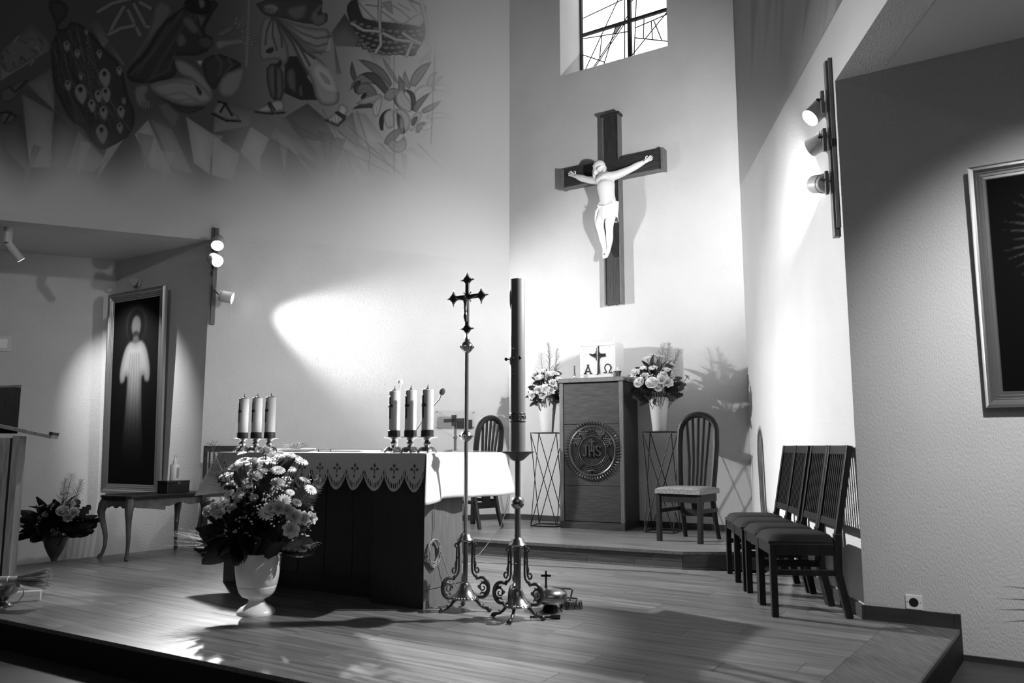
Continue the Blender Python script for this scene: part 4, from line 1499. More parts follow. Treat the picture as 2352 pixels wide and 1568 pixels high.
# microphones, books, dish
def mic(px, off_y, label, m_head, pts, hr_):
    p = top_at(px, off_y)
    t = thing('gooseneck_microphone', label, 'microphone', p)
    MB().lathe([(.045, 0), (.045, .012), (.02, .022), (.008, .026)], 18).build('base', M_iron, t, True)
    pts = [Vector(q) for q in pts]
    MB().tube(pts, .0035, 8).build('gooseneck', M_iron if m_head is M_foamd else M_white, t, True)
    d = (pts[-1] - pts[-2]).normalized()
    rot = d.to_track_quat('Z', 'Y').to_matrix().to_4x4()
    rot.translation = pts[-1] + d * hr_ * .6
    link('windscreen', MB().ball((0, 0, 0), hr_, 14, 10, (1, 1, 1.25 if m_head is M_foamd else 1)).mesh('windscreen', m_head, True), t, mw=rot)


mic(912, .22, 'microphone with a round white foam head above the right candles', M_plaster, [(0, 0, .02), (.002, 0, .2), (.006, 0, .36), (.012, 0, .46)], .020)
mic(940, .30, 'microphone with an oval dark foam head leaning right of the candles', M_foamd, [(0, 0, .02), (.04, .0, .14), (.12, .0, .27), (.20, .0, .36), (.215, .0, .40)], .020)


def book(px, off_y, w_, d_, h_, label, m_, rz):
    p = top_at(px, off_y)
    t = thing('book', label, 'book', p, rz)
    MB().bb((-w_ / 2, -d_ / 2, 0), (w_ / 2, d_ / 2, .003)).bb((-w_ / 2, -d_ / 2, h_ - .003), (w_ / 2, d_ / 2, h_)).bb((-w_ / 2 - .002, -d_ / 2, 0), (-w_ / 2 + .002, d_ / 2, h_)).build('cover', m_, t)
    MB().bb((-w_ / 2 + .003, -d_ / 2 + .004, .003), (w_ / 2 - .005, d_ / 2 - .004, h_ - .003)).build('pages', M_paper, t)


book(818, .45, .30, .22, .022, 'dark missal lying flat on the altar, left of the right candles', M_blackb, TA)
book(752, .50, .06, .14, .018, 'small black booklet lying on the altar beside the missal', M_blackb, TA + .1)
p = top_at(862, .30)
t = thing('paper_card', 'white card lying in front of the dark missal', 'card', p, TA)
MB().bb((-.07, -.05, 0), (.07, .05, .004)).build('card', M_paper, t)
p = top_at(680, .35)
t = thing('dish', 'low clear dish holding a sprig, behind the bouquet on the altar', 'dish', p, TA)
MB().lathe([(.09, 0), (.12, .006), (.15, .022), (.152, .024), (.118, .010), (.08, .004), (.0001, .004)], 32).build('glass_dish', M_silver, t, True)
f = MB()
rnd = random.Random(3)
for k in range(26):
    a = rnd.uniform(0, 2 * PI)
    r_ = rnd.uniform(.04, .12)
    h_ = rnd.uniform(.02, .07)
    f.tube([(0, 0, .006), (math.cos(a) * r_ * .5, math.sin(a) * r_ * .5, h_), (math.cos(a) * r_, math.sin(a) * r_, h_ * .9)], [.0015, .0025, .0008], 5)
f.build('sprig', M_leafl, t)['kind'] = 'stuff'

# ---- cable coil hung at the side of the altar, wires
t = thing('cable_coil', 'coil of pale cable hanging on the right side of the altar', 'cable', A_(.012, .06, .40), TA)
c = MB()
rnd = random.Random(6)
for k in range(7):
    ph = rnd.uniform(-.2, .2)
    ry, rz_ = .055 + rnd.uniform(-.008, .012), .075 + rnd.uniform(-.006, .016)
    c.tube([(.004 + rnd.uniform(0, .012), .02 + ry * math.cos(a * PI / 14 + ph), -rz_ + rz_ * math.sin(a * PI / 14 + ph) + .01) for a in range(28)], .0035, 6, True)
c.build('loops', M_cable, t, True)
MB().tube([(.004, .05, .0), (.02, .09, -.10), (.03, .14, -.21), (.05, .22, -.31), (.12, .40, -.392), (.25, .5, -.396)], .003, 6).build('loose_end', M_cable, t, True)
MB().tube([(.004, .02, .0), (.004, .03, .08), (.006, .02, .30), (.02, .02, .45)], .003, 6).build('loose_end', M_cable, t, True)
t = thing('wire', 'thin pale wire looping from the altar cloth to the step', 'cable', A_(0, 0, 0), TA)
w0 = [loc_of(aty(*q), A_(0, 0), TA) for q in ((1040, 1031, 5.72), (1090, 1029, 5.80), (1140, 1031, 5.88), (1160, 1052, 5.88), (1172, 1100, 5.87), (1170, 1150, 5.9), (1150, 1210, 6.0), (1110, 1262, 6.15), (1060, 1290, 6.3))]
w0[-1].z = .004
w0[0].z = w0[1].z = AH + .012
w0[2].z = AH + .008
MB().tube(w0, .0028, 6).build('wire_run', M_cable, t, True)

# ================================================================== PROCESSIONAL CROSS AND PASCHAL CANDLE
def scroll_base(t, pole_r, angs):
    MB().lathe([(.084, .070), (.088, .078), (.080, .086), (.060, .100), (.042, .124), (.032, .150), (.026, .164), (pole_r + .002, .170)], 40).build('bell_base', M_brass, t, True)
    g = MB()
    for k in range(28):
        a = 2 * PI * k / 28
        g.ball((math.cos(a) * .080, math.sin(a) * .080, .080), .0095, 7, 5, (1, 1, .9))
    g.build('beaded_rim', M_brass, t, True)['kind'] = 'stuff'
    MB().lathe([(pole_r, .40), (.030, .402), (.050, .410), (.052, .418), (.040, .432), (.034, .446), (.024, .456), (pole_r, .46)], 28).build('collar', M_brass, t, True)
    for ang in angs:
        ca, sa = math.cos(rad(ang)), math.sin(rad(ang))
        P = lambda r, z, o=0: Vector((ca * r * .86 - sa * o, sa * r * .86 + ca * o, z))
        b = MB()
        b.tube([P(.03, .425), P(.05, .405), P(.055, .39), P(.050, .37), P(.048, .30), P(.048, .25), P(.052, .225), P(.066, .207), P(.082, .205)], [.010, .010, .0075, .0065, .0065, .0065, .0065, .0075, .0075], 8)
        b.tube([P(.055, .392), P(.072, .398), P(.080, .39), P(.076, .378), P(.066, .376), P(.066, .34), P(.066, .27), P(.070, .24), P(.082, .222), P(.094, .228), P(.098, .245), P(.088, .257), P(.080, .25)], .0058, 8)
        b.tube([P(.07, .25), P(.078, .275), P(.074, .295)], [.005, .004, .001], 6)
        b.ball(P(.058, .315), .010, 8, 6, (1, 1, .6))
        b.tube([P(.075, .206), P(.086, .195), P(.084, .182)], [.009, .012, .003], 7)
        b.build('bracket', M_brassd, t, True)
        c = MB()
        pts = []
        for k in range(21):
            u = k / 20
            a = rad(115 - 225 * u)
            pts.append(P(.118 + .050 * math.cos(a), .140 + .058 * math.sin(a)))
        c.tube([P(.080, .20)] + pts + [P(.090, .070)], [.004] + [.0085 + .004 * math.sin(PI * k / 20) for k in range(21)] + [.008], 8)
        sp = []
        for k in range(22):
            u = k / 21
            a = rad(20 + 420 * u)
            r_ = .030 * (1 - u * .75)
            sp.append(P(.128 + r_ * math.cos(a), .140 + r_ * math.sin(a)))
        c.tube(sp, [.0062 - .0025 * k / 21 for k in range(22)], 6)
        c.tube([P(.158, .16), P(.140, .175), P(.122, .168), P(.118, .178)], [.0075, .0068, .006, .004], 6)
        c.tube([P(.156, .118), P(.136, .106), P(.118, .112), P(.108, .10)], [.0075, .0068, .006, .004], 6)
        c.tube([P(.115, .140), P(.100, .136), P(.093, .145), P(.10, .153)], .0045, 6)
        c.build('scroll', M_brassd, t, True)
        l = MB()
        l.tube([P(.060, .074), P(.085, .062), P(.105, .040), P(.130, .024), P(.152, .022), P(.168, .016)], [.010, .010, .0085, .008, .010, .013], 9)
        l.ball(P(.172, .0145), .0145, 10, 8)
        l.tube([P(.125, .03), P(.135, .044), P(.145, .036)], [.004, .004, .001], 6)
        for o in (-.009, 0, .009):
            l.tube([P(.17, .016, o), P(.184, .012, o * 1.2), P(.19, .004, o * 1.3)], [.005, .005, .002], 6)
        l.build('claw_foot', M_brassd, t, True)


pc = onz(1068, 1402)
t = thing('processional_cross', 'tall brass processional cross on a scrolled stand, right of the altar', 'processional cross', pc, 0)
scroll_base(t, .015, (-12, 205, 98))
MB().lathe([(.015, .16), (.015, .47), (.0125, .475), (.0125, 1.60)], 20).build('pole', M_brass, t, True)
for z, r in ((1.045, .038), (1.60, .040)):
    k = MB()
    k.lathe([(.013, z - r * .95), (r * .6, z - r * .75), (r * .92, z - r * .35), (r, z - r * .1), (r * 1.06, z), (r, z + r * .1), (r * .92, z + r * .35), (r * .6, z + r * .75), (.013, z + r * .95)], 28)
    kn = k.build('knob', M_brass, t, True)
    for j in range(6):
        a = j * PI / 3 + .3
        MB().ball((math.cos(a) * r, math.sin(a) * r, z), .008, 8, 6).build('boss', M_brassd, kn, True)
MB().lathe([(.012, 1.635), (.018, 1.645), (.010, 1.66), (.008, 1.69)], 16).build('socket', M_brass, t, True)
ch = MB()
Mx = Matrix.Rotation(TB, 4, 'Z')
ch.bb((-.012, -.006, 1.70), (.012, .006, 2.03)).bb((-.105, -.0055, 1.905), (.105, .0055, 1.932))
cb = link('cross_beams', ch.mesh('cross_beams', M_brassd), t, mw=Mx)
for cxx, czz, skip in ((0, 2.028, 3), (-.108, 1.9185, 0), (.108, 1.9185, 1), (0, 1.715, 2)):
    d = MB()
    s_ = .036
    d.prismy([(cxx + s_ * a, czz + s_ * b) for a, b in ((0, 1.1), (.35, .45), (1.0, 0), (.35, -.45), (0, -1.1), (-.35, -.45), (-1.0, 0), (-.35, .45))], -.008, .008)
    d.prismy([(cxx + s_ * .66 * math.cos(k * PI / 6), czz + s_ * .66 * math.sin(k * PI / 6)) for k in range(12)], -.0095, .0095)
    o = link('bud_end', d.mesh('bud_end', M_brassd), t, mw=Mx)
    tp = MB()
    for q, (a, b) in enumerate(((1, 0), (-1, 0), (0, -1), (0, 1))):
        if (a, b) == {3: (0, -1), 0: (1, 0), 1: (-1, 0), 2: (0, 1)}[skip] or (skip == 2 and (a, b) == (0, -1)):
            continue
        e = Vector((cxx + a * s_ * 1.12, 0, czz + b * s_ * 1.18))
        kb = MB()
        kb.ball(e, .0062, 8, 6)
        kb.tube([e, e + Vector((a, 0, b)) * .013], [.004, .0025], 6)
        kb.build('finial', M_brass, o, True)
for a, b in ((1, 1), (1, -1), (-1, 1), (-1, -1)):
    k = MB()
    k.tube([(a * .012, 0, 1.9185 + b * .014), (a * .024, 0, 1.9185 + b * .026)], .003, 6)
    k.ball((a * .026, 0, 1.9185 + b * .028), .005, 8, 6)
    link('ray_bead', k.mesh('ray_bead', M_brass, True), t, mw=Mx)
sv = [(0, -.016, 1.835), (0, -.018, 1.86), (0, -.018, 1.885), (0, -.018, 1.90), (-.006, -.024, 1.922), (-.03, -.014, 1.902), (-.088, -.012, 1.92), (.03, -.014, 1.902), (.088, -.012, 1.92), (-.006, -.022, 1.80), (-.002, -.014, 1.755), (.006, -.022, 1.80), (.003, -.014, 1.757)]
sc_ = skin_mesh('small_corpus', sv, [(0, 1), (1, 2), (2, 3), (3, 4), (3, 5), (5, 6), (3, 7), (7, 8), (0, 9), (9, 10), (0, 11), (11, 12)],
                [.013, .011, .014, .009, .011, .007, .004, .007, .004, .009, .005, .009, .005], M_brass, t)
sc_.matrix_local = Mx

pcan = onz(1189, 1421)
t = thing('paschal_candlestick', 'brass floor candlestick on scrolled claw feet, holding the tall thick candle', 'candlestick', pcan, 0)
scroll_base(t, .018, (-16, 252, 160))
MB().lathe([(.019, .16), (.019, .47), (.0175, .475), (.0175, .92)], 20).build('pole', M_brass, t, True)
z, r = .655, .038
MB().lathe([(.018, z - r * .95), (r * .7, z - r * .8), (r * .97, z - r * .45), (r, z - r * .15), (r * .84, z - r * .07), (r * .84, z + r * .07), (r, z + r * .15), (r * .97, z + r * .45), (r * .7, z + r * .8), (.018, z + r * .95)], 28).build('knob', M_brass, t, True)
MB().lathe([(.018, .895), (.034, .900), (.050, .914), (.072, .935), (.098, .947), (.100, .950), (.095, .951), (.060, .938), (.040, .930), (.0001, .930)], 48, wob=lambda a, z: 1 + .035 * math.sin(a * 12) * max(0, (z - .92) / .03)).build('drip_bowl', M_brassd, t, True, ang=60)
t2 = thing('paschal_candle', 'tall thick candle with wax nails and an ornament band, standing in the brass bowl', 'candle', pcan + Vector((0, 0, .931)), 0)
MB().lathe([(.047, 0), (.047, 1.045), (.044, 1.05), (.0001, 1.05)], 40).build('wax', M_waxp, t2, True)
an = rad(-90) + math.atan2(-pcan.x, pcan.y) * 0
for da, zz in ((-.55, .62), (-.55, .565), (-1.5, .565), (.28, .57), (-.55, .465)):
    a = an + da
    n_ = MB()
    c, s_ = math.cos(a), math.sin(a)
    n_.tube([(c * .045, s_ * .045, zz), (c * (.062 if da < -1 else .054), s_ * (.062 if da < -1 else .054), zz)], .004, 8)
    n_.ball((c * (.068 if da < -1 else .056), s_ * (.068 if da < -1 else .056), zz), .010, 10, 8)
    n_.build('wax_nail', M_blackb, t2, True)
b = MB()
b.lathe([(.0475, .190), (.0485, .192), (.0485, .198), (.0475, .199)], 40).lathe([(.0475, .236), (.0485, .237), (.0485, .243), (.0475, .245)], 40)
for k in range(12):
    a0 = k * PI / 6
    pts = []
    for j in range(14):
        th = j / 13 * 4.2 * PI * .5
        rr = .013 * (1 - j / 18)
        pts.append((.0487 * math.cos(a0 + rr * math.cos(th) / .0475), .0487 * math.sin(a0 + rr * math.cos(th) / .0475), .2175 + rr * math.sin(th) * 1.1))
    b.tube(pts, .0018, 5)
b.build('ornament_band', M_brassd, t2, True)['kind'] = 'stuff'
MB().tube([(0, 0, 1.05), (0, 0, 1.062)], .002, 6).build('wick', M_iron, t2)

# bells beside the candle stand
bl = onz(1264, 1403)
t = thing('altar_gong', 'brass bowl gong with a small cross on top, on the floor beside the candlestick', 'gong', bl, 0)
MB().lathe([(.075, 0), (.07, .006), (.05, .02), (.03, .045), (.022, .055)], 28).build('stand', M_blackb, t, True)
MB().lathe([(.02, .055), (.03, .052), (.085, .052), (.100, .072), (.103, .095), (.092, .118), (.06, .134), (.012, .14), (.0001, .14)], 36).build('bowl', M_brass, t, True)
c = MB()
c.tube([(-.025, 0, .138), (-.025, 0, .158)], [.009, .007], 10)
c.bb((-.031, -.004, .155), (-.019, .004, .235)).bb((-.055, -.004, .200), (.005, .004, .213))
c.build('cross', M_iron, t)
hb = onz(1311, 1396)
t = thing('hand_bells', 'cluster of small brass hand bells with a bent handle, right of the gong', 'bell', hb, 0)
for x, y, r in ((-.045, -.01, .030), (.0, .03, .030), (.04, -.015, .034), (-.005, -.035, .026)):
    MB().lathe([(r, .0), (r * 1.0, .008), (r * .92, .03), (r * .75, .045), (r * .2, .052), (.0001, .053)], 24, (x, y, 0)).build('bell_cup', M_brass, t, True)
MB().tube([(-.045, -.01, .05), (-.02, .0, .062), (.04, -.012, .058)], .005, 8).tube([(0, .03, .052), (-.005, 0, .062), (-.005, -.035, .052)], .005, 8).tube([(0, 0, .062), (.012, .01, .105), (.0, .01, .112), (-.10, .01, .118)], .005, 8).build('handle', M_iron, t, True)
ml = onz(1257, 1421)
t = thing('gong_mallet', 'dark wooden mallet lying on the floor in front of the gong', 'mallet', ml, rad(-8))
MB().tube([(-.10, 0, .009), (.03, 0, .010)], .006, 10).build('handle', M_dark, t, True)
MB().tube([(.02, 0, .0135), (.045, 0, .0135), (.075, 0, .0135)], [.011, .0135, .012], 14).build('head', M_blackb, t, True)

# ================================================================== CHAIRS
def slat_chair(loc, rz, label, group):
    t = thing('slat_back_chair', label, 'chair', loc, rz, group)
    w_, dp, sh = .358, .40, .415
    hx = w_ / 2
    for s_ in (-1, 1):
        MB().bb((s_ * hx - .02, -dp / 2, 0), (s_ * hx + .02, -dp / 2 + .038, sh)).build('leg', M_dark, t, bevel=.003)
        MB().bar((s_ * hx, dp / 2 + .035, 0), (s_ * hx, dp / 2 - .015, sh * .6), .038, .042, (0, 1, 0)).bar((s_ * hx, dp / 2 - .015, sh * .58), (s_ * hx, dp / 2 - .01, sh + .06), .038, .042, (0, 1, 0)).bar((s_ * hx, dp / 2 - .012, sh + .03), (s_ * hx, dp / 2 + .085, .985), .036, .036, (0, 1, 0)).build('back_post', M_dark, t, bevel=.003)
        MB().bb((s_ * hx - .012, -dp / 2 + .03, sh - .065), (s_ * hx + .012, dp / 2 - .02, sh)).build('side_rail', M_dark, t, bevel=.002)
        MB().bb((s_ * hx - .011, -dp / 2 + .03, .235), (s_ * hx + .011, dp / 2 - .0, .268)).build('stretcher', M_dark, t, bevel=.002)
    MB().bb((-hx + .018, -dp / 2 + .004, sh - .065), (hx - .018, -dp / 2 + .03, sh)).build('front_rail', M_dark, t, bevel=.002)
    MB().bb((-hx, dp / 2 - .03, sh - .06), (hx, dp / 2 - .006, sh)).build('back_rail', M_dark, t, bevel=.002)

    def cush(u, v):
        x, y = (u - .5) * 2, (v - .5) * 2
        e = (1 - abs(x) ** 6) * (1 - abs(y) ** 6)
        return ((hx + .012) * x * (1 - .05 * (abs(y) ** 4)), -dp * .02 + (dp / 2) * y * (1 - .05 * abs(x) ** 4), sh + .012 + .048 * max(0, e) ** .5)
    c = MB().grid(14, 14, cush)
    c.bb((-hx - .008, -dp / 2 - .004, sh + .0005), (hx + .008, dp / 2 - .035, sh + .014))
    c.build('seat', M_seat, t, True)
    lean = lambda z: dp / 2 - .012 + (z - sh - .03) / (.985 - sh - .03) * .097
    def rail_(z0, z1, name, hi=0):
        MB().bar((0, lean(z0), z0), (0, lean(z1), z1), w_ - .03, .024, (0, 1, 0)).build(name, M_dark, t, bevel=.003)
    rail_(.505, .55, 'lower_rail')
    rail_(.93, .985, 'top_rail')
    for k in range(8):
        x = -hx + .018 + (k + .5) * (w_ - .036) / 8
        MB().bar((x, lean(.54), .54), (x, lean(.935), .935), .017, .014, (0, 1, 0)).build('slat', M_dark, t)
    return t


n0 = onz(1773, 1417.6)
YR = NR            # into the right wall
c0 = n0 + XR * -.205 + YR * .205
ch0 = slat_chair(c0, TR, 'dark slat-back chair nearest to us in the row along the right wall', 'slat-back chairs along the right wall')
for k, lb in enumerate(('second slat-back chair from the front of the right wall row', 'third slat-back chair from the front of the right wall row', 'farthest slat-back chair of the right wall row, beside the step')):
    dup(ch0, c0 - XR * (.412 * (k + 1)) + YR * (-.012 if k == 1 else .0), TR + (.01, -.015, .012)[k], lb)
lc_ = Vector((-2.77, 7.78, 0)) - NL * .2
dup(ch0, lc_, TL, 'slat-back chair standing alone at the left wall behind the altar', 'slat-back chairs')


def arch_chair(loc, rz, label, group):
    t = thing('arch_back_chair', label, 'chair', loc, rz, group)
    hw_, dp, sh, H = .185, .40, .42, 1.16
    for s_ in (-1, 1):
        MB().bar((s_ * (hw_ + .012), -dp / 2 + .01, 0), (s_ * (hw_ + .016), -dp / 2 + .02, sh), .042, .042, (0, 1, 0)).build('leg', M_dark, t, bevel=.004)
        MB().tube([(s_ * hw_ * .90, dp / 2 + .07, 0), (s_ * hw_ * .86, dp / 2 + .025, .16), (s_ * hw_ * .86, dp / 2 - .02, .34), (s_ * hw_ * .88, dp / 2 - .02, .47)], [.021, .024, .026, .024], 8).build('leg', M_dark, t, True)
        MB().bb((s_ * hw_ - .012, -dp / 2 + .03, sh - .07), (s_ * hw_ + .012, dp / 2 - .02, sh)).build('side_rail', M_dark, t, bevel=.002)
        MB().bb((s_ * hw_ - .010, -dp / 2 + .02, .25), (s_ * hw_ + .010, dp / 2 - .0, .285)).build('stretcher', M_dark, t, bevel=.002)
    MB().bb((-hw_, -dp / 2 + .006, sh - .075), (hw_, -dp / 2 + .03, sh)).build('front_rail', M_dark, t, bevel=.002)
    MB().bb((-hw_ * .85, dp / 2 - .03, sh - .07), (hw_ * .85, dp / 2 - .004, sh)).build('back_rail', M_dark, t, bevel=.002)
    MB().bb((-hw_ * .85, dp / 2 - .01, .20), (hw_ * .85, dp / 2 + .012, .265)).build('back_stretcher', M_dark, t, bevel=.002)
    MB().prismy([(-.07, sh - .05), (.07, sh - .05), (.05, .25), (-.05, .25)], dp / 2 - .012, dp / 2 + .006).build('splat', M_dark, t, bevel=.002)

    def cush(u, v):
        x, y = (u - .5) * 2, (v - .5) * 2
        e = (1 - abs(x) ** 8) * (1 - abs(y) ** 8)
        return ((hw_ + .035) * x, (dp / 2 + .01) * y - .012, sh + .038 + .022 * max(0, e) ** .5)
    c = MB().grid(14, 14, cush)
    c.bb((-hw_ - .034, -dp / 2 - .02, sh + .0005), (hw_ + .034, dp / 2 - .006, sh + .04))
    c.build('seat', M_seatl, t, True)
    ln = lambda z: dp / 2 - .02 + (z - .45) * .13
    pts = [(-hw_ * .88, ln(.46), .46), (-hw_ * .95, ln(.65), .65), (-hw_ * 1.0, ln(.85), .85)]
    for k in range(1, 14):
        a = PI - PI * k / 14
        z = .93 + (H - .93 - .02) * math.sin(a) ** .8
        pts.append((hw_ * math.cos(a) * 1.0, ln(z), z))
    pts += [(hw_ * 1.0, ln(.85), .85), (hw_ * .95, ln(.65), .65), (hw_ * .88, ln(.46), .46)]
    MB().tube(pts, .030, 8).build('arch_frame', M_dark, t, True)
    for k in range(5):
        u = (k - 2) / 2
        top = .93 + (H - .93 - .03) * math.sqrt(max(0, 1 - (u * .62) ** 2))
        MB().tube([(u * .075, ln(.45), .45), (u * .085, ln(.7) + .012, .7), (u * .118, ln(top), top)], .0145, 6).build('slat', M_dark, t, True)
    return t


aA = arch_chair(Vector((1.60, 7.36, STEP)), rad(-38), 'arch-back chair with a grey seat on the step, right of the cabinet', 'arch-back chairs')
dup(aA, Vector((-.42, 8.62, STEP)), rad(-132), 'arch-back chair on the step behind the altar, turned away')

# ================================================================== WIRE STANDS AND VASES
def wire_stand(loc, rz, label):
    t = thing('wire_stand', label, 'plant stand', loc, rz, 'wire plant stands beside the cabinet')
    h, a, r = .985, .145, .0055
    top = [(-a, -a, h), (a, -a, h), (a, a, h), (-a, a, h)]
    bot = [(x, y, r) for x, y, z in top]
    MB().tube(top, r, 6, True).build('top_frame', M_iron, t)
    MB().tube(bot, r, 6, True).build('base_frame', M_iron, t)
    for k in range(4):
        for p, q in ((top[k], bot[(k + 1) % 4]), (top[(k + 1) % 4], bot[k])):
            MB().tube([p, q], r * .85, 6).build('rod', M_iron, t)
    MB().bb((-a, -a, h - .002), (a, a, h + .004)).build('top_plate', M_iron, t)
    return t


wsL = Vector((.385, 8.72, STEP))
wsR = Vector((1.50, 8.10, STEP))
wire_stand(wsL, rad(-20), 'black wire plant stand left of the cabinet')
wire_stand(wsR, rad(-25), 'black wire plant stand between the cabinet and the arch-back chair')


def cone_vase(loc, label, s_):
    t = thing('cone_vase', label, 'vase', loc)
    MB().lathe([(.062, 0), (.066, .004), (.068, .02), (.082, .16), (.105, .335), (.107, .342), (.101, .342), (.08, .18), (.06, .03), (.0001, .03)], 32).build('body', M_vase, t, True)
    return t


vzL = wsL + Vector((0, 0, .9895))
vzR = wsR + Vector((-.01, 0, .9895))
cone_vase(vzL, 'white tapered vase on the wire stand left of the cabinet', 1)
cone_vase(vzR, 'white tapered vase on the wire stand right of the cabinet', 1)

# ================================================================== LEFT NICHE
tc_ = (onz(228, 1280) + onz(395, 1258)) / 2
tv = (onz(395, 1258) - onz(228, 1280)).normalized()
tn = Vector((tv.y, -tv.x, 0))
tlen = .86
TT = math.atan2(tv.y, tv.x)
torg = onz(228, 1280) + tv * (tlen / 2 - .04) + tn * .20
t = thing('console_table', 'low dark carved table with curved legs, in front of the tall picture', 'table', torg, TT)
TH_ = .55
tlx, tly = tlen / 2, .21
top = []
for k in range(48):
    a = 2 * PI * k / 48
    x, y = math.cos(a), math.sin(a)
    p = 6
    s_ = (abs(x) ** p + abs(y) ** p) ** (-1 / p)
    top.append((x * s_ * (tlx + .02) * (1 + .01 * math.cos(a * 8)), y * s_ * (tly + .02)))
MB().prismz(top, TH_ - .022, TH_).prismz([(x * .98, y * .97) for x, y in top], TH_ - .036, TH_ - .022).build('table_top', M_dark, t, bevel=.004)
M_tab = mat('table_wood', .09, .4, var=.4, vscale=6, vstretch=(3, 3, 1))


def apron(L, name, M4):
    pts = [(-L, TH_ - .036)]
    for k in range(25):
        u = -1 + 2 * k / 24
        pts.append((u * L, TH_ - .095 - .016 * math.cos(u * PI * 3) - .010 * (abs(u) > .8)))
    pts.append((L, TH_ - .036))
    b_ = MB().prismy(pts, -.009, .009)
    link(name, b_.mesh(name, M_tab), t, mw=M4)


for s_ in (-1, 1):
    apron(tlx - .05, 'apron', Matrix.Translation((0, s_ * (tly - .03), 0)))
    apron(tly - .05, 'apron', Matrix.Translation((s_ * (tlx - .03), 0, 0)) @ Matrix.Rotation(PI / 2, 4, 'Z'))
for sx in (-1, 1):
    for sy in (-1, 1):
        bx_, by_ = sx * (tlx - .045), sy * (tly - .045)
        e = Vector((sx, sy, 0)).normalized()
        pr = [(0, .51, .040), (.022, .46, .040), (.034, .40, .034), (.020, .33, .026), (.0, .26, .023), (-.016, .18, .019), (-.014, .10, .016), (.004, .04, .016), (.024, .014, .020), (.03, .0, .018)]
        MB().tube([Vector((bx_, by_, z)) + e * d for d, z, r in pr], [r for d, z, r in pr], 10).build('leg', M_tab, t, True)
tp = lambda x, y: torg + Matrix.Rotation(TT, 3, 'Z') @ Vector((x, y, TH_ + .0005))
bp = onz(398, 1131, TH_)
bq = thing('black_box', 'small glossy black box on the carved table', 'box', Vector((bp.x, bp.y, TH_ + .0008)), TT)
MB().bb((-.125, -.07, 0), (.125, .07, .088)).build('body', M_blackb, bq, bevel=.005)
MB().bb((-.127, -.072, .088), (.127, .072, .112)).build('lid', M_blackb, bq, bevel=.005)
MB().bb((-.012, -.076, .08), (.012, -.07, .098)).build('clasp', M_brass, bq, bevel=.001)
sb = thing('pump_bottle', 'white pump bottle standing on the small black box', 'bottle', Vector((bp.x + .0, bp.y + .0, TH_ + .1135)), TT + .5)
MB().lathe([(.038, 0), (.041, .004), (.041, .135), (.036, .148), (.016, .158), (.015, .168)], 24).build('body', M_bottle, sb, True)
lb = MB().grid(10, 2, lambda u, v: (.0418 * math.cos(-2.3 + u * 1.3), .0418 * math.sin(-2.3 + u * 1.3), .02 + v * .10))
lb.build('label', M_label, sb, True)
MB().lathe([(.018, .166), (.018, .186), (.008, .19), (.005, .20), (.005, .222)], 16).tube([(0, 0, .222), (-.005, -.0, .228), (.045, .0, .226), (.055, 0, .216)], [.009, .008, .005, .004], 8).build('pump', M_bottle, sb, True)


def picture(name, label, W, H, fw, fth, loc, rz, tilt, paint, res):
    t = thing(name, label, 'picture', loc, rz)
    t.rotation_euler = (tilt, 0, rz)
    prof = [(0, 0), (0, -fth * .55), (.06, -fth * .75), (.16, -fth), (.30, -fth * .98), (.42, -fth * .78), (.46, -fth * .62), (.54, -fth * .66), (.58, -fth * .55), (.66, -fth * .58), (.74, -fth * .60), (.78, -fth * .48), (.88, -fth * .50), (.95, -fth * .52), (1.0, -fth * .40), (1.0, 0)]
    for k in range(4):
        hor = k % 2 == 0
        L = W if hor else H
        b_ = MB()
        vs = []
        for e in (-1, 1):
            for d, y in prof:
                d = d * fw
                vs.append((e * (L / 2 - d), y, d))
        n = len(prof)
        b_.add(vs, [(i, (i + 1) % n, n + (i + 1) % n, n + i) for i in range(n)])
        ang = [0, -PI / 2, PI, PI / 2][k]
        off_ = [(0, 0, 0), (-W / 2, 0, H / 2), (0, 0, H), (W / 2, 0, H / 2)][k]
        Mx_ = Matrix.Translation(off_) @ Matrix.Rotation([0, PI / 2, PI, -PI / 2][k], 4, 'Y')
        link('frame_side', b_.mesh('frame_side', M_frame, True, 28), t, mw=Mx_)
    w_, h_ = W - fw * 1.9, H - fw * 1.9
    nx, nz = int(w_ / res), int(h_ / res)
    g = MB().grid(nx, nz, lambda u, v: ((u - .5) * w_, -fth * .3, fw * .95 + v * h_))
    me = bpy.data.meshes.new('canvas')
    me.from_pydata(g.v, [], g.f)
    me.materials.append(M_canvas)
    PV = np.array(g.v)
    paint_attr(me, paint(PV[:, 0] / (w_ / 2), (PV[:, 2] - fw * .95) / h_))
    link('canvas', me, t)
    MB().bb((-W / 2 + .01, -fth * .25, .01), (W / 2 - .01, -.002, H - .01)).build('backing', M_dark, t)
    return t


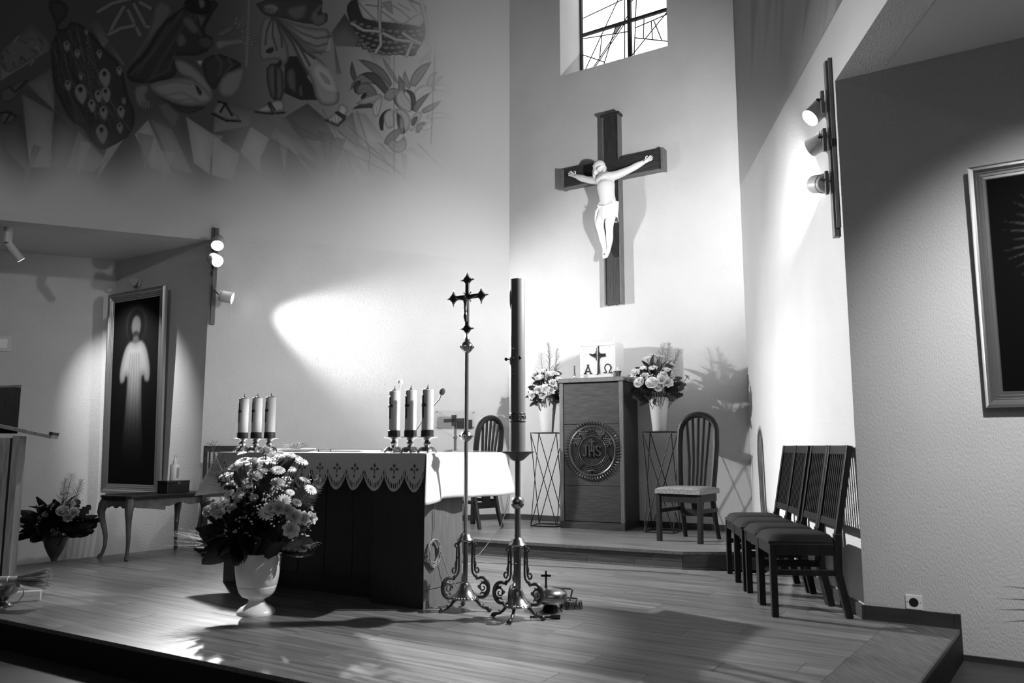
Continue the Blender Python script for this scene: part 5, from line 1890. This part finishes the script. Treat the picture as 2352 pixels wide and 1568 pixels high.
def robed(u, v):
    """a plain pale robed silhouette on a dark ground, dissolving downwards"""
    P = Painter(u * 100, v * 430, 14.0)
    S = smoothpoly
    hz = np.exp(-((u * 1.2) ** 2) - ((v - .83) / .10) ** 2 * 2)
    P.v = P.v + 10 * np.exp(-(u / .8) ** 2) * sst(v * 1.5)
    el = lambda cx_, cz_, rx, rz_: [(cx_ + rx * math.cos(k * PI / 12), cz_ + rz_ * math.sin(k * PI / 12)) for k in range(24)]
    P.poly(el(0, 372, 52, 50), 30, .8, 14, soft=10)
    P.poly(el(0, 366, 40, 42), 20, .9, 8, soft=5)
    P.poly(el(0, 366, 23, 28), 70, .7, 12, soft=5)
    P.poly(el(0, 346, 17, 12), 36, .8, 6, soft=6)
    P.poly(S([(-14, 346), (14, 346), (18, 324), (-18, 324)]), 60, .8, 6, soft=5)
    P.poly(S([(-24, 338), (0, 330), (24, 338), (52, 318), (72, 262), (66, 228), (40, 232), (34, 252), (40, 150), (56, 40), (-56, 40), (-40, 150), (-34, 252), (-40, 232), (-66, 228), (-72, 262), (-52, 318)], 2), 120, .62, 26, soft=9)
    for x0, x1 in ((-10, -28), (6, 14), (-2, -6), (16, 34), (-20, -44)):
        P.line([(x0, 300), (x1, 60)], 5, 84, .35)
    P.v = 12 + (P.v - 12) * (.06 + .94 * sst((v - .10) / .55)) * (1 - .30 * sst((v * 430 - 240) / -150))
    return (np.clip(P.v, 6, 200) / 200) ** 2.2 * .8


q0 = onp(253, 677, LE - NB * .11, NB)
q1 = onp(383, 655, LE - NB * .11, NB)
q2 = onp(229, 1131, LE - NB * .05, NB)
xa = (q1 - LE).dot(D(-57.5))
xb = min((q0 - LE).dot(D(-57.5)), 1.69)
PW, PH = xb - xa, q0.z - q2.z
pm = LE + D(-57.5) * ((xa + xb) / 2) - NB * .035
picture('framed_picture', 'tall gilt-framed dark picture of a pale robed figure, above the carved table', PW, PH, .105, .045, Vector((pm.x, pm.y, q2.z)), TB, rad(1.6), robed, .012)


def sunburst(u, v):
    x, z = u * .5 * .86, (v - .5) * 1.2
    cx_, cz_ = .02, .24
    r = np.hypot(x - cx_, z - cz_)
    a = np.arctan2(z - cz_, x - cx_)
    k = 44
    ray_ = np.abs(((a / (2 * PI) * k) % 1) - .5) * 2
    ph = np.floor(a / (2 * PI) * k)
    Lr = .365 + .03 * np.sin(ph * 2.3)
    wd = (1 - r / Lr)
    on = sst((wd * 1.1 - (1 - ray_) * .9 + .28) * 2.0) * (r < Lr) * (r > .10)
    val = 12 + on * 78 * (1 - r / Lr * .55)
    val = np.where(r < .13, 130, val)
    val = np.where((r < .10), 175, val)
    val = np.where((np.abs(r - .115) < .008), 60, val)
    body = np.exp(-((x) / .08) ** 2) * ((z < -.12) & (z > -.5))
    val = val + 24 * body
    return (np.clip(val, 6, 220) / 200) ** 2.2 * .8


s0 = onp(2218, 395, RE, NB)
s1_ = onp(2262, 937, RE, NB)
xr = (s0 - RE).dot(XB)
RW, RH = 1.0, s0.z - s1_.z
pm = RE + XB * (xr + RW / 2 + .012) - NB * .03
picture('framed_picture', 'gilt-framed dark picture with a radiating sunburst on the right wall', RW, RH, .085, .04, Vector((pm.x, pm.y, s1_.z)), TB, rad(.9), sunburst, .008)

sq = onp(317, 648, LE - NB * .02, NB)
xs_ = (sq - LE).dot(D(-57.5))
t = thing('wall_sconce', 'small pale shell-shaped wall sconce above the tall picture', 'sconce', LE + D(-57.5) * xs_ + Vector((0, 0, sq.z)), TB)
MB().ball((0, -.012, 0), .05, 14, 10, (.8, .25, 1.3)).build('plate', M_lamp, t, True)
MB().lathe([(.004, -.05), (.022, -.03), (.045, .0), (.052, .03), (.046, .03), (.03, .0), (.0001, -.02)], 18, (0, -.075, 0), wob=lambda a, z: 1 + .08 * math.sin(a * 6)).build('shell_cup', M_lamp, t, True)
MB().tube([(0, -.02, -.04), (0, -.05, -.065), (0, -.075, -.05)], .007, 8).build('arm', M_brassd, t, True)

wp = onp(8, 789, C1, NL)
t = thing('wall_plate', 'flat square plate on the far left wall', 'plate', C1 + D(66) * (wp - C1).dot(D(66)) + Vector((0, 0, wp.z)), TL)
MB().bb((-.085, -.012, -.085), (.085, 0, .085)).build('plate', M_lamp, t, bevel=.003)
MB().bb((-.04, -.018, -.05), (.04, -.012, .05)).build('rocker', M_white, t, bevel=.002)

# ambo at the left edge
ab = onz(19, 1331)
t = thing('ambo', 'wooden lectern with a slanted desk, cut by the left edge of the photo', 'lectern', ab, TL)
MB().bb((-.50, .014, 0), (-.045, .36, 1.045)).build('body', M_ambo, t)
MB().bb((-.50, 0, .0), (-.060, .014, 1.045)).build('front_panel', M_ambo, t, bevel=.002)
MB().bb((-.045, .0, 0), (0, .36, 1.06)).build('side_board', M_ambo, t, bevel=.002)
MB().bb((-.060, .006, 0), (-.045, .016, 1.045)).build('groove', M_black, t)
Rt = Matrix.Rotation(rad(13), 4, 'Y')
d_ = MB().bb((-.36, -.035, 0), (.36, .42, .026))
link('desk_board', d_.mesh('desk_board', M_ambo), t, mw=Matrix.Translation((-.14, 0, 1.12)) @ Rt, bevel=.003)
d_ = MB().bb((.335, -.035, .026), (.36, .42, .05))
link('book_ledge', d_.mesh('book_ledge', M_dark), t, mw=Matrix.Translation((-.14, 0, 1.12)) @ Rt, bevel=.003)
s_ = MB().bb((-.42, .20, 1.08), (-.045, .215, 1.44)).build('screen', M_dark, t, bevel=.002)
MB().bar((-.42, .207, 1.425), (-.043, .207, 1.452), .02, .016).build('screen_rail', M_rim, s_)

# bucket with brush, white block
bk = onz(6, 1392)
t = thing('holy_water_bucket', 'shiny brass bucket with a wire handle at the left edge of the platform', 'bucket', bk)
MB().lathe([(.06, 0), (.058, .008), (.03, .02), (.022, .035), (.04, .05), (.075, .085), (.085, .12), (.088, .135), (.083, .135), (.07, .09), (.0001, .06)], 32).build('bowl', M_brass, t, True)
for s_ in (-1, 1):
    MB().ball((s_ * .088, 0, .125), .011, 8, 6).build('lug', M_brass, t, True)
MB().tube([(.09, 0, .125), (.118, .0, .11), (.125, -.0, .07), (.10, -.02, .025), (.05, -.05, .012)], .003, 6).build('handle', M_brass, t, True)
p0 = bk + Vector((.0, -.01, .1365))
t = thing('sprinkling_brush', 'straw brush with a pale turned handle lying across the brass bucket', 'brush', p0, rad(3))
MB().tube([(-.16, 0, .022), (-.08, 0, .024), (-.02, 0, .024), (.03, 0, .026), (.034, 0, .026), (.085, 0, .027), (.09, 0, .027)], [.016, .018, .022, .022, .018, .022, .02], 14).build('handle', M_palewood, t, True)
b_ = MB()
rnd = random.Random(5)
for k in range(130):
    a, r_ = rnd.uniform(0, 2 * PI), math.sqrt(rnd.random())
    y0, z0_ = math.cos(a) * r_ * .019, math.sin(a) * r_ * .019
    L_ = rnd.uniform(.17, .195)
    y1, z1_ = math.cos(a) * r_ * .055, math.sin(a) * r_ * .062
    b_.tube([(.08, y0, .027 + z0_), (.15, y0 + (y1 - y0) * .55, .027 + z0_ + (z1_ - z0_) * .5), (.08 + L_, y1, .032 + z1_)], [.0025, .003, .0022], 4)
b_.build('bristles', M_straw, t)['kind'] = 'stuff'
wb = onz(52, 1379)
t = thing('white_block', 'small white wooden block on the platform behind the brass bucket', 'block', wb, TL)
MB().bb((-.10, -.03, 0), (.10, .03, .028)).build('lower_board', M_palewood, t, bevel=.002)
MB().bb((-.10, -.03, .029), (.10, .028, .058)).build('upper_board', M_palewood, t, bevel=.002)

# clear panel on the left wall, pole cross behind the altar, socket
pa, pb = onp(1001, 941, LE - NL * .03, NL), onp(1092, 985, LE - NL * .03, NL)
t = thing('wall_panel', 'clear panel with two printed sheets on the wall behind the altar', 'panel', LE + XL * (pa - LE).dot(XL) + Vector((0, 0, pb.z)), TL)
wx, wz = (pb - pa).dot(XL), pa.z - pb.z
MB().bb((0, -.035, 0), (wx, -.03, wz)).build('clear_sheet', M_clear, t)
MB().bb((wx * .07, -.029, wz * .05), (wx * .46, -.026, wz * .65)).build('printed_sheet', M_papg, t)
MB().bb((wx * .5, -.029, wz * .02), (wx * .92, -.026, wz * .5)).build('printed_sheet', M_seat, t)
for x in (.02, wx - .02):
    for z in (.02, wz - .02):
        MB().tube([(x, 0, z), (x, -.036, z)], .007, 8).build('standoff', M_track, t)
pp = onz(1046, 1225)
pp = Vector((-.50, 7.05, 0))
t = thing('standing_cross', 'dark wooden cross on a slim pole behind the altar', 'cross', pp, TB)
MB().lathe([(.11, 0), (.11, .012), (.03, .025), (.013, .03), (.013, 1.20)], 20).build('pole', M_track, t, True)
MB().lathe([(.014, 1.05), (.02, 1.055), (.02, 1.07), (.014, 1.075)], 16).build('ring', M_track, t, True)
MB().bb((-.024, -.026, 1.16), (.024, -.013, 1.255)).bb((-.11, -.026, 1.19), (.11, -.0135, 1.225)).build('cross_head', M_dark, t, bevel=.002)
so_ = onp(2100, 1392, RE, NB)
t = thing('wall_socket', 'white wall socket low on the right wall, just above the baseboard', 'socket', RE + XB * (so_ - RE).dot(XB) + Vector((0, 0, .12)), TB)
MB().bb((-.042, -.010, -.040), (.042, 0, .040)).build('plate', M_white, t, bevel=.004)
MB().lathe([(.024, 0), (.024, -.004), (.0001, -.004)], 20).build('well', M_blackb, t, loc=(0, -.0125, 0))
t.children[-1].rotation_euler = (PI / 2, 0, 0)
for sx in (-.033, .033):
    MB().ball((sx, -.010, 0), .003, 6, 5).build('screw', M_iron, t)

# ================================================================== FLOWERS
def daisy_me():
    b = MB()
    for ring, (n, L, w_, up) in enumerate(((15, 1.0, .13, .10), (13, .86, .12, .24))):
        for k in range(n):
            a = 2 * PI * (k + ring * .5) / n
            c, s_ = math.cos(a), math.sin(a)
            pts = []
            for u, ww, z in ((.16, .5, .02), (.5, 1, up), (.85, .9, up * 1.05), (1.0, .3, up * .8)):
                pts += [(c * u * L - s_ * w_ * ww, s_ * u * L + c * w_ * ww, z), (c * u * L + s_ * w_ * ww, s_ * u * L - c * w_ * ww, z)]
            b.add(pts, [(0, 1, 3, 2), (2, 3, 5, 4), (4, 5, 7, 6)])
    return b.mesh('petals', M_petal, True, 60)


def heart_me():
    return MB().lathe([(.24, .02), (.27, .10), (.20, .17), (.0001, .19)], 14).mesh('heart', M_cent, True)


def carnation_me(seed):
    rnd = random.Random(seed)
    b = MB()
    for ring in range(6):
        n = 26 - ring * 2
        r0, r1 = .10, 1.0 - ring * .155
        z1 = .12 + ring * .15
        ph = rnd.uniform(0, 6)
        vs = []
        for k in range(n):
            a = 2 * PI * k / n
            j = 1 + .13 * math.sin(a * 7 + ph) + rnd.uniform(-.06, .06)
            zz = z1 + .14 * math.sin(a * 9 + ph * 2) + rnd.uniform(-.04, .04)
            vs.append((math.cos(a) * r0, math.sin(a) * r0, -.15 + ring * .06))
            vs.append((math.cos(a) * r1 * j * .72, math.sin(a) * r1 * j * .72, zz * .7 - .04))
            vs.append((math.cos(a + .05) * r1 * j, math.sin(a + .05) * r1 * j, zz))
        fs = []
        for k in range(n):
            i, q = k * 3, ((k + 1) % n) * 3
            fs += [(i, q, q + 1, i + 1), (i + 1, q + 1, q + 2, i + 2)]
        b.add(vs, fs)
    return b.mesh('petals', M_petal, True, 80)


def rose_me(seed):
    rnd = random.Random(seed)
    b = MB()
    for ring, (n, r, h, op) in enumerate(((5, .92, .62, .35), (5, .74, .78, .18), (4, .52, .88, .08), (3, .32, .95, .0))):
        for k in range(n):
            a0 = 2 * PI * (k + ring * .37) / n
            wd = 2 * PI / n * .72

            def f(u, v, a0=a0, wd=wd, r=r, h=h, op=op):
                a = a0 + (u - .5) * 2 * wd
                e = math.sin(PI * u) ** .35
                rr = r * (.35 + .65 * math.sin(v * PI * .55)) + op * max(0, v - .6) * 1.2
                return (math.cos(a) * rr, math.sin(a) * rr, -.1 + h * v * (.75 + .25 * e) - op * .5 * max(0, v - .75))
            b.grid(6, 5, f)
    return b.mesh('petals', M_petal, True, 80)


def leaf_me(w_, fold, curl, name='leaf', m=None):
    b = MB()
    n = 7
    vs = []
    for k in range(n + 1):
        u = k / n
        ww = w_ * math.sin(PI * min(1, u * .92 + .04)) ** .8
        z = -curl * u * u
        vs += [(u, -ww, z + fold * ww), (u, 0, z), (u, ww, z + fold * ww)]
    fs = []
    for k in range(n):
        a = k * 3
        fs += [(a, a + 1, a + 4, a + 3), (a + 1, a + 2, a + 5, a + 4)]
    b.add(vs, fs)
    return b.mesh(name, m or M_leaf, True, 80)


def toothed_me():
    b = MB()
    vs = [(0, 0, 0)]
    n = 14
    for s_ in (1, -1):
        pass
    out = []
    for k in range(n + 1):
        u = k / n
        ww = .30 * math.sin(PI * min(1, u * .9 + .05)) ** .7 * (1 if k % 2 else .62)
        out.append((u, ww))
    vs = []
    for u, ww in out:
        vs += [(u, -ww, -.25 * u * u + .25 * ww), (u, 0, -.25 * u * u), (u, ww, -.25 * u * u + .25 * ww)]
    fs = []
    for k in range(n):
        a = k * 3
        fs += [(a, a + 1, a + 4, a + 3), (a + 1, a + 2, a + 5, a + 4)]
    b.add(vs, fs)
    return b.mesh('leaf', M_leaf, True, 80)


def fern_me(seed, m, n=34, spread=.16):
    rnd = random.Random(seed)
    b = MB()
    b.tube([(0, 0, 0), (.5, 0, .04), (1, 0, 0)], [.010, .007, .003], 5)
    for k in range(n):
        u = .15 + .85 * k / n
        for s_ in (-1, 1):
            L = spread * (1.15 - u * .8) * rnd.uniform(.7, 1.3)
            z = .04 * math.sin(PI * u)
            dz = rnd.uniform(-.6, .6) * L
            b.tube([(u, 0, z), (u + L * .5, s_ * L * .6, z + dz * .6), (u + L * .8, s_ * L, z + dz)], [.005, .004, .0015], 3)
    return b.mesh('fern_frond', m, False)


def grass_me(seed):
    rnd = random.Random(seed)
    b = MB()
    for k in range(22):
        y1 = rnd.uniform(-.16, .16)
        z1 = rnd.uniform(-.10, .12)
        L = rnd.uniform(.7, 1.05)
        b.tube([(0, y1 * .05, 0), (L * .5, y1 * .45, z1 * .5 + .05), (L, y1, z1 - .05)], [.008, .006, .0015], 3)
    return b.mesh('grass_plume', M_leafl, False)


FM = dict(daisy=[daisy_me()], carnation=[carnation_me(s_) for s_ in (1, 2, 3)], rose=[rose_me(1), rose_me(2)])
HEART = heart_me()
LV = [leaf_me(.20, .35, .25), leaf_me(.15, .3, .45), leaf_me(.27, .25, .35), toothed_me()]
HOSTA = leaf_me(.34, .30, .55)
FERN = [fern_me(1, M_leafl), fern_me(2, M_leafl, 26, .2)]
DFERN = [fern_me(5, M_leaf, 26, .22)]
GRASS = [grass_me(1), grass_me(4)]
BUD = MB().ball((0, 0, 0), 1, 7, 5).mesh('bud', M_petal, True)


def orient(d, roll=0.0, axis='Z'):
    q = Vector(d).to_track_quat(axis, 'Y')
    return q.to_matrix().to_4x4() @ Matrix.Rotation(roll, 4, axis)


def put(parent, name, me, p, d, size, axis='Z', roll=0.0, flat=1.0):
    M = Matrix.Translation(p) @ orient(d, roll, axis) @ Matrix.Diagonal((size, size, size * flat, 1))
    return link(name, me, parent, mw=M)


def bloom(parent, kind, p, d, size, rnd):
    me = rnd.choice(FM[kind])
    o = put(parent, kind, me, p, d, size, 'Z', rnd.uniform(0, 6))
    if kind == 'daisy':
        h = link('flower_heart', HEART, o)
    return o


def stem_to(b, p, root, r=.0028):
    p = Vector(p)
    mid = Vector((p.x * .55, p.y * .55, p.z * .5 + root * .5))
    b.tube([(p.x * .1, p.y * .1, root), mid, p], [r * 1.2, r, r], 5)


def arrangement(name, label, loc, R, H, root, blooms, seed, nleaf, leaf_len=(.12, .22), sprigs=40, ferns=(), grasses=(), lo=-.25, hostas=()):
    """blooms: (kind, local point, size); leaves fill a dome of radius R and height H"""
    rnd = random.Random(seed)
    t = thing(name, label, 'flowers', loc)
    st = MB()
    for kind, p, size in blooms:
        p = Vector(p)
        d = (p - Vector((0, 0, H * .15))).normalized() + Vector((0, -.35, .25))
        bloom(t, kind, p, d, size, rnd)
        stem_to(st, p, root)
    for k in range(nleaf):
        a = rnd.uniform(0, 2 * PI)
        el = rnd.uniform(lo, 1.25)
        d = Vector((math.cos(a) * math.cos(el), math.sin(a) * math.cos(el), math.sin(el)))
        q = Vector((d.x * R * .62, d.y * R * .62, max(.0, H * .25 + d.z * H * .62))) * rnd.uniform(.35, 1.0)
        dd = Vector((d.x, d.y, d.z * .7 + rnd.uniform(-.35, .25)))
        put(t, 'leaf', rnd.choice(LV), q, dd, rnd.uniform(*leaf_len), 'X', rnd.uniform(-1, 1))
    b = MB()
    for k in range(sprigs):
        a = rnd.uniform(0, 2 * PI)
        el = rnd.uniform(0.0, 1.4)
        d = Vector((math.cos(a) * math.cos(el), math.sin(a) * math.cos(el), math.sin(el)))
        q = Vector((d.x * R, d.y * R, H * .2 + d.z * H * .8)) * rnd.uniform(.65, .95)
        stem_to(st, q, root, .0016)
        for j in range(4):
            b.ball(q + Vector((rnd.uniform(-.02, .02), rnd.uniform(-.02, .02), rnd.uniform(-.015, .02))), rnd.uniform(.004, .009), 6, 4, (1, 1, .7))
    if sprigs:
        b.build('filler_blossom', M_petal, t, True)['kind'] = 'stuff'
    st.build('stems', M_leaf, t, True)['kind'] = 'stuff'
    for p, d, s_, me in ferns:
        put(t, 'fern_frond', me, p, d, s_, 'X', rnd.uniform(0, 3))
    for p, d, s_ in grasses:
        put(t, 'grass_plume', rnd.choice(GRASS), p, d, s_, 'X', 0)
    for p, d, s_, rl in hostas:
        put(t, 'broad_leaf', HOSTA, p, d, s_, 'X', rl)
    return t


# ---- the big bouquet in front of the altar
ub = onz(588, 1408)
t = thing('urn', 'large pale footed urn on the platform in front of the altar', 'urn', ub)
MB().lathe([(.112, 0), (.112, .010), (.105, .022), (.090, .036), (.078, .042), (.060, .052), (.048, .066), (.044, .078), (.052, .088), (.085, .100), (.104, .125), (.112, .150), (.1145, .158), (.1135, .163), (.118, .168), (.130, .25), (.136, .34), (.140, .352), (.136, .356), (.128, .34), (.10, .17), (.0001, .16)], 48).build('body', M_urn, t, True)
UR = ub + Vector((0, 0, .356))


def up_(px, py, dy):
    p = aty(px, py, ub.y + dy) - UR
    return p


rnd = random.Random(12)
bl = []
for px, py, dy, s_ in ((559, 1061, -.10, .052), (607, 1058, -.05, .05), (637, 1049, .02, .05), (665, 1046, .03, .045), (691, 1061, .0, .048), (638, 1081, -.14, .046), (667, 1078, -.06, .038), (713, 1125, -.08, .042), (652, 1149, -.22, .044), (612, 1178, -.26, .05), (527, 1134, -.16, .036), (580, 1066, .05, .045), (680, 1052, .10, .045), (623, 1066, .12, .045), (700, 1104, .08, .04), (600, 1120, .10, .045), (548, 1098, .08, .045), (655, 1100, .16, .045)):
    bl.append(('daisy', up_(px, py, dy), s_))
for px, py, dy, s_ in ((588, 1072, -.12, .040), (588, 1095, -.18, .040), (636, 1110, -.20, .040), (497, 1166, -.26, .048), (480, 1174, -.22, .042), (514, 1156, -.22, .044), (505, 1178, -.27, .038), (676, 1186, -.26, .048), (668, 1216, -.29, .050), (697, 1190, -.22, .042), (714, 1190, -.18, .038), (640, 1166, -.28, .044), (660, 1172, -.27, .040), (624, 1168, -.27, .04), (546, 1140, -.18, .030), (532, 1166, -.20, .034), (614, 1095, .05, .036), (560, 1112, -.02, .034)):
    bl.append(('carnation', up_(px, py, dy), s_))
for px, py, dy, s_ in ((570, 1118, -.20, .026), (605, 1085, -.14, .026), (548, 1150, -.18, .024), (584, 1145, -.22, .024)):
    bl.append(('rose', up_(px, py, dy), s_))
fern = [(up_(690, 1150, 0) * .6, up_(728, 1085, 0), .34, FERN[0]), (up_(690, 1150, 0) * .6, up_(740, 1110, 0), .33, FERN[1]), (up_(690, 1140, .0) * .5, up_(715, 1070, .05), .34, FERN[0]), (up_(690, 1150, 0) * .7, up_(738, 1128, -.05), .26, FERN[1]),
        (up_(560, 1100, 0) * .5, up_(560, 1050, .05), .3, FERN[1]), (up_(600, 1100, 0) * .5, up_(610, 1035, .1), .28, FERN[0]), (up_(700, 1250, -.1) * .5, up_(735, 1240, -.1), .24, DFERN[0]), (up_(690, 1280, -.1) * .5, up_(730, 1265, -.15), .22, DFERN[0]), (up_(500, 1060, -.1) * .5, up_(505, 1065, -.05), .42, FERN[1])]
gr_ = [(Vector((-.08, -.02, .04)), Vector((-1, -.12, .16)), .42), (Vector((-.08, -.02, .02)), Vector((-1, .05, .06)), .46), (Vector((-.08, .0, .03)), Vector((-1, .25, .12)), .40)]
ho = [(Vector((-.06, -.06, .03)), Vector((-.9, -.35, -.02)), .24, -.4), (Vector((-.03, -.09, .02)), Vector((-.55, -.8, -.12)), .20, .2), (Vector((.04, -.09, .03)), Vector((.5, -.8, .0)), .17, .4), (Vector((-.08, -.02, .06)), Vector((-1, -.1, .25)), .20, .2), (Vector((.07, -.05, .05)), Vector((.95, -.35, .15)), .17, -.3)]
rnd = random.Random(77)
for k in range(20):
    a = rnd.uniform(PI * .95, PI * 2.05)
    el = rnd.uniform(.15, 1.35)
    r_ = rnd.uniform(.85, 1.0)
    p_ = Vector((math.cos(a) * math.cos(el) * .31, math.sin(a) * math.cos(el) * .24, .16 + math.sin(el) * .46)) * r_
    bl.append((rnd.choice(['daisy', 'daisy', 'carnation', 'rose']), p_, rnd.uniform(.026, .040)))
rl = arrangement('flower_arrangement', 'big bouquet of white daisies and carnations in the urn before the altar', UR, .33, .52, -.10, bl, 21, 110, (.11, .19), 200, fern, gr_, -.05, ho)
# the low dark mass of foliage
rnd = random.Random(31)
for k in range(90):
    a = rnd.uniform(0, 2 * PI)
    d = Vector((math.cos(a), math.sin(a), rnd.uniform(-.12, .75)))
    put(rl, 'leaf', rnd.choice(LV), Vector((d.x * .11, d.y * .11, .04 + d.z * .16)), d, rnd.uniform(.16, .25), 'X', rnd.uniform(-1, 1))

# ---- vase bouquets beside the cabinet
for side, vz, sg, lab, seed in (('L', vzL, -1, 'white bouquet in the vase left of the cabinet', 41), ('R', vzR, 1, 'white bouquet in the vase right of the cabinet', 47)):
    base = vz + Vector((0, 0, .335))
    sc_ = base.y / FPX
    rnd = random.Random(seed)
    bx_, by_ = (1257, 925) if sg < 0 else (1517, 912)
    fp = lambda px, py, dy: aty(px, py, base.y + dy) - base
    if sg < 0:
        L_ = [('carnation', 1222, 908, -.12, .05), ('carnation', 1236, 895, -.16, .05), ('carnation', 1252, 893, -.2, .055), ('carnation', 1270, 880, -.2, .052), ('carnation', 1266, 896, -.18, .045), ('rose', 1240, 870, -.1, .05), ('rose', 1262, 862, -.1, .05), ('daisy', 1250, 852, -.05, .06), ('daisy', 1275, 858, -.05, .06), ('carnation', 1230, 862, .0, .045), ('daisy', 1285, 872, -.1, .055), ('carnation', 1246, 908, -.16, .04), ('rose', 1280, 890, -.15, .045), ('daisy', 1222, 880, .0, .05)]
        fr = [(Vector((0, 0, .1)), fp(1260, 800, .0), .55, FERN[0]), (Vector((.03, 0, .1)), fp(1275, 810, .05), .5, FERN[1]), (Vector((-.03, 0, .1)), fp(1248, 815, .05), .45, FERN[1])]
    else:
        L_ = [('carnation', 1459, 857, -.1, .055), ('carnation', 1481, 865, -.12, .05), ('rose', 1470, 880, -.16, .055), ('rose', 1498, 881, -.2, .06), ('carnation', 1520, 872, -.22, .06), ('carnation', 1533, 878, -.22, .06), ('carnation', 1524, 862, -.2, .05), ('daisy', 1487, 823, .0, .055), ('daisy', 1500, 816, .03, .055), ('daisy', 1515, 819, .0, .055), ('daisy', 1500, 845, -.1, .05), ('daisy', 1533, 850, -.1, .055), ('daisy', 1476, 846, -.04, .045), ('daisy', 1540, 836, -.03, .05), ('carnation', 1578, 866, -.02, .03), ('rose', 1512, 890, -.2, .045)]
        fr = [(Vector((0, 0, .1)), fp(1540, 805, .05), .5, FERN[0]), (Vector((.03, 0, .1)), fp(1555, 825, .05), .45, FERN[1]), (Vector((.0, 0, .1)), fp(1528, 800, .1), .5, FERN[1])]
    bl = [(k, fp(px, py, dy), s_) for k, px, py, dy, s_ in L_]
    arrangement('flower_arrangement', lab, base, .22 if sg < 0 else .26, .36, -.2, bl, seed, 80, (.08, .14) if sg < 0 else (.10, .19), 40, fr, (), -.45)

# ---- vase on the lower floor in the left niche
nv = aty(124, 1285, 7.75)
nv.z = LOW - .1645
t = thing('pedestal_vase', 'grey goblet vase on the lower floor left of the carved table', 'vase', nv)
MB().lathe([(.10, 0), (.10, .012), (.04, .03), (.024, .06), (.022, .20), (.03, .25), (.06, .30), (.09, .37), (.105, .44), (.11, .455), (.10, .455), (.05, .32), (.0001, .28)], 32).build('body', M_track, t, True)
base = nv + Vector((0, 0, .455))
fp = lambda px, py, dy: aty(px, py, base.y + dy) - base
bl = [(k, fp(px, py, dy), s_) for k, px, py, dy, s_ in (('carnation', 162, 1157, -.1, .045), ('rose', 144, 1176, -.2, .055), ('carnation', 169, 1176, -.2, .05), ('carnation', 156, 1189, -.22, .045), ('rose', 109, 1182, -.15, .04), ('carnation', 132, 1166, -.1, .045), ('daisy', 94, 1163, -.05, .03), ('rose', 95, 1190, -.1, .035), ('rose', 85, 1198, -.1, .03), ('daisy', 148, 1135, .0, .05), ('rose', 118, 1164, -.05, .035))]
fr = [(Vector((.03, 0, .1)), fp(160, 1095, .02), .5, FERN[1]), (Vector((.06, 0, .1)), fp(180, 1105, .02), .46, FERN[0]), (Vector((.0, 0, .1)), fp(150, 1110, .05), .45, FERN[1])]
gr_ = [(Vector((-.08, -.05, .1)), fp(40, 1215, -.05), .30), (Vector((-.08, -.05, .1)), fp(42, 1225, -.1), .30)]
na = arrangement('flower_arrangement', 'low bouquet with dark spreading leaves left of the carved table', base, .30, .26, -.15, bl, 55, 90, (.15, .26), 20, fr, gr_, -.25)

# ---- palm at the right edge
pm = Vector((2.95, 3.40, LOW))
t = thing('potted_palm', 'dark palm whose leaf tips reach in at the right edge', 'plant', pm)
MB().lathe([(.10, 0), (.13, .17), (.14, .19), (.125, .19), (.10, .02), (.0001, .02)], 28).build('pot', M_vase, t, True)
tips = [aty(px, py, 3.5) - pm for px, py in ((2300, 1345), (2292, 1374), (2286, 1400), (2300, 1428))]
for k in range(20):
    if k < 4:
        e = tips[k]
    else:
        a = rad(150 + k * 15)
        e = Vector((math.cos(a) * .40, math.sin(a) * .40, .3 + (k % 5) * .12))
    o0 = Vector((0, 0, .17))
    mid = o0 * .45 + e * .55 + Vector((0, 0, .08))
    MB().tube([o0, mid, mid * .35 + e * .65 + Vector((0, 0, .02)), e], [.006, .015, .011, .001], 4, flat=.3).build('palm_leaf', M_leaf, t, True)
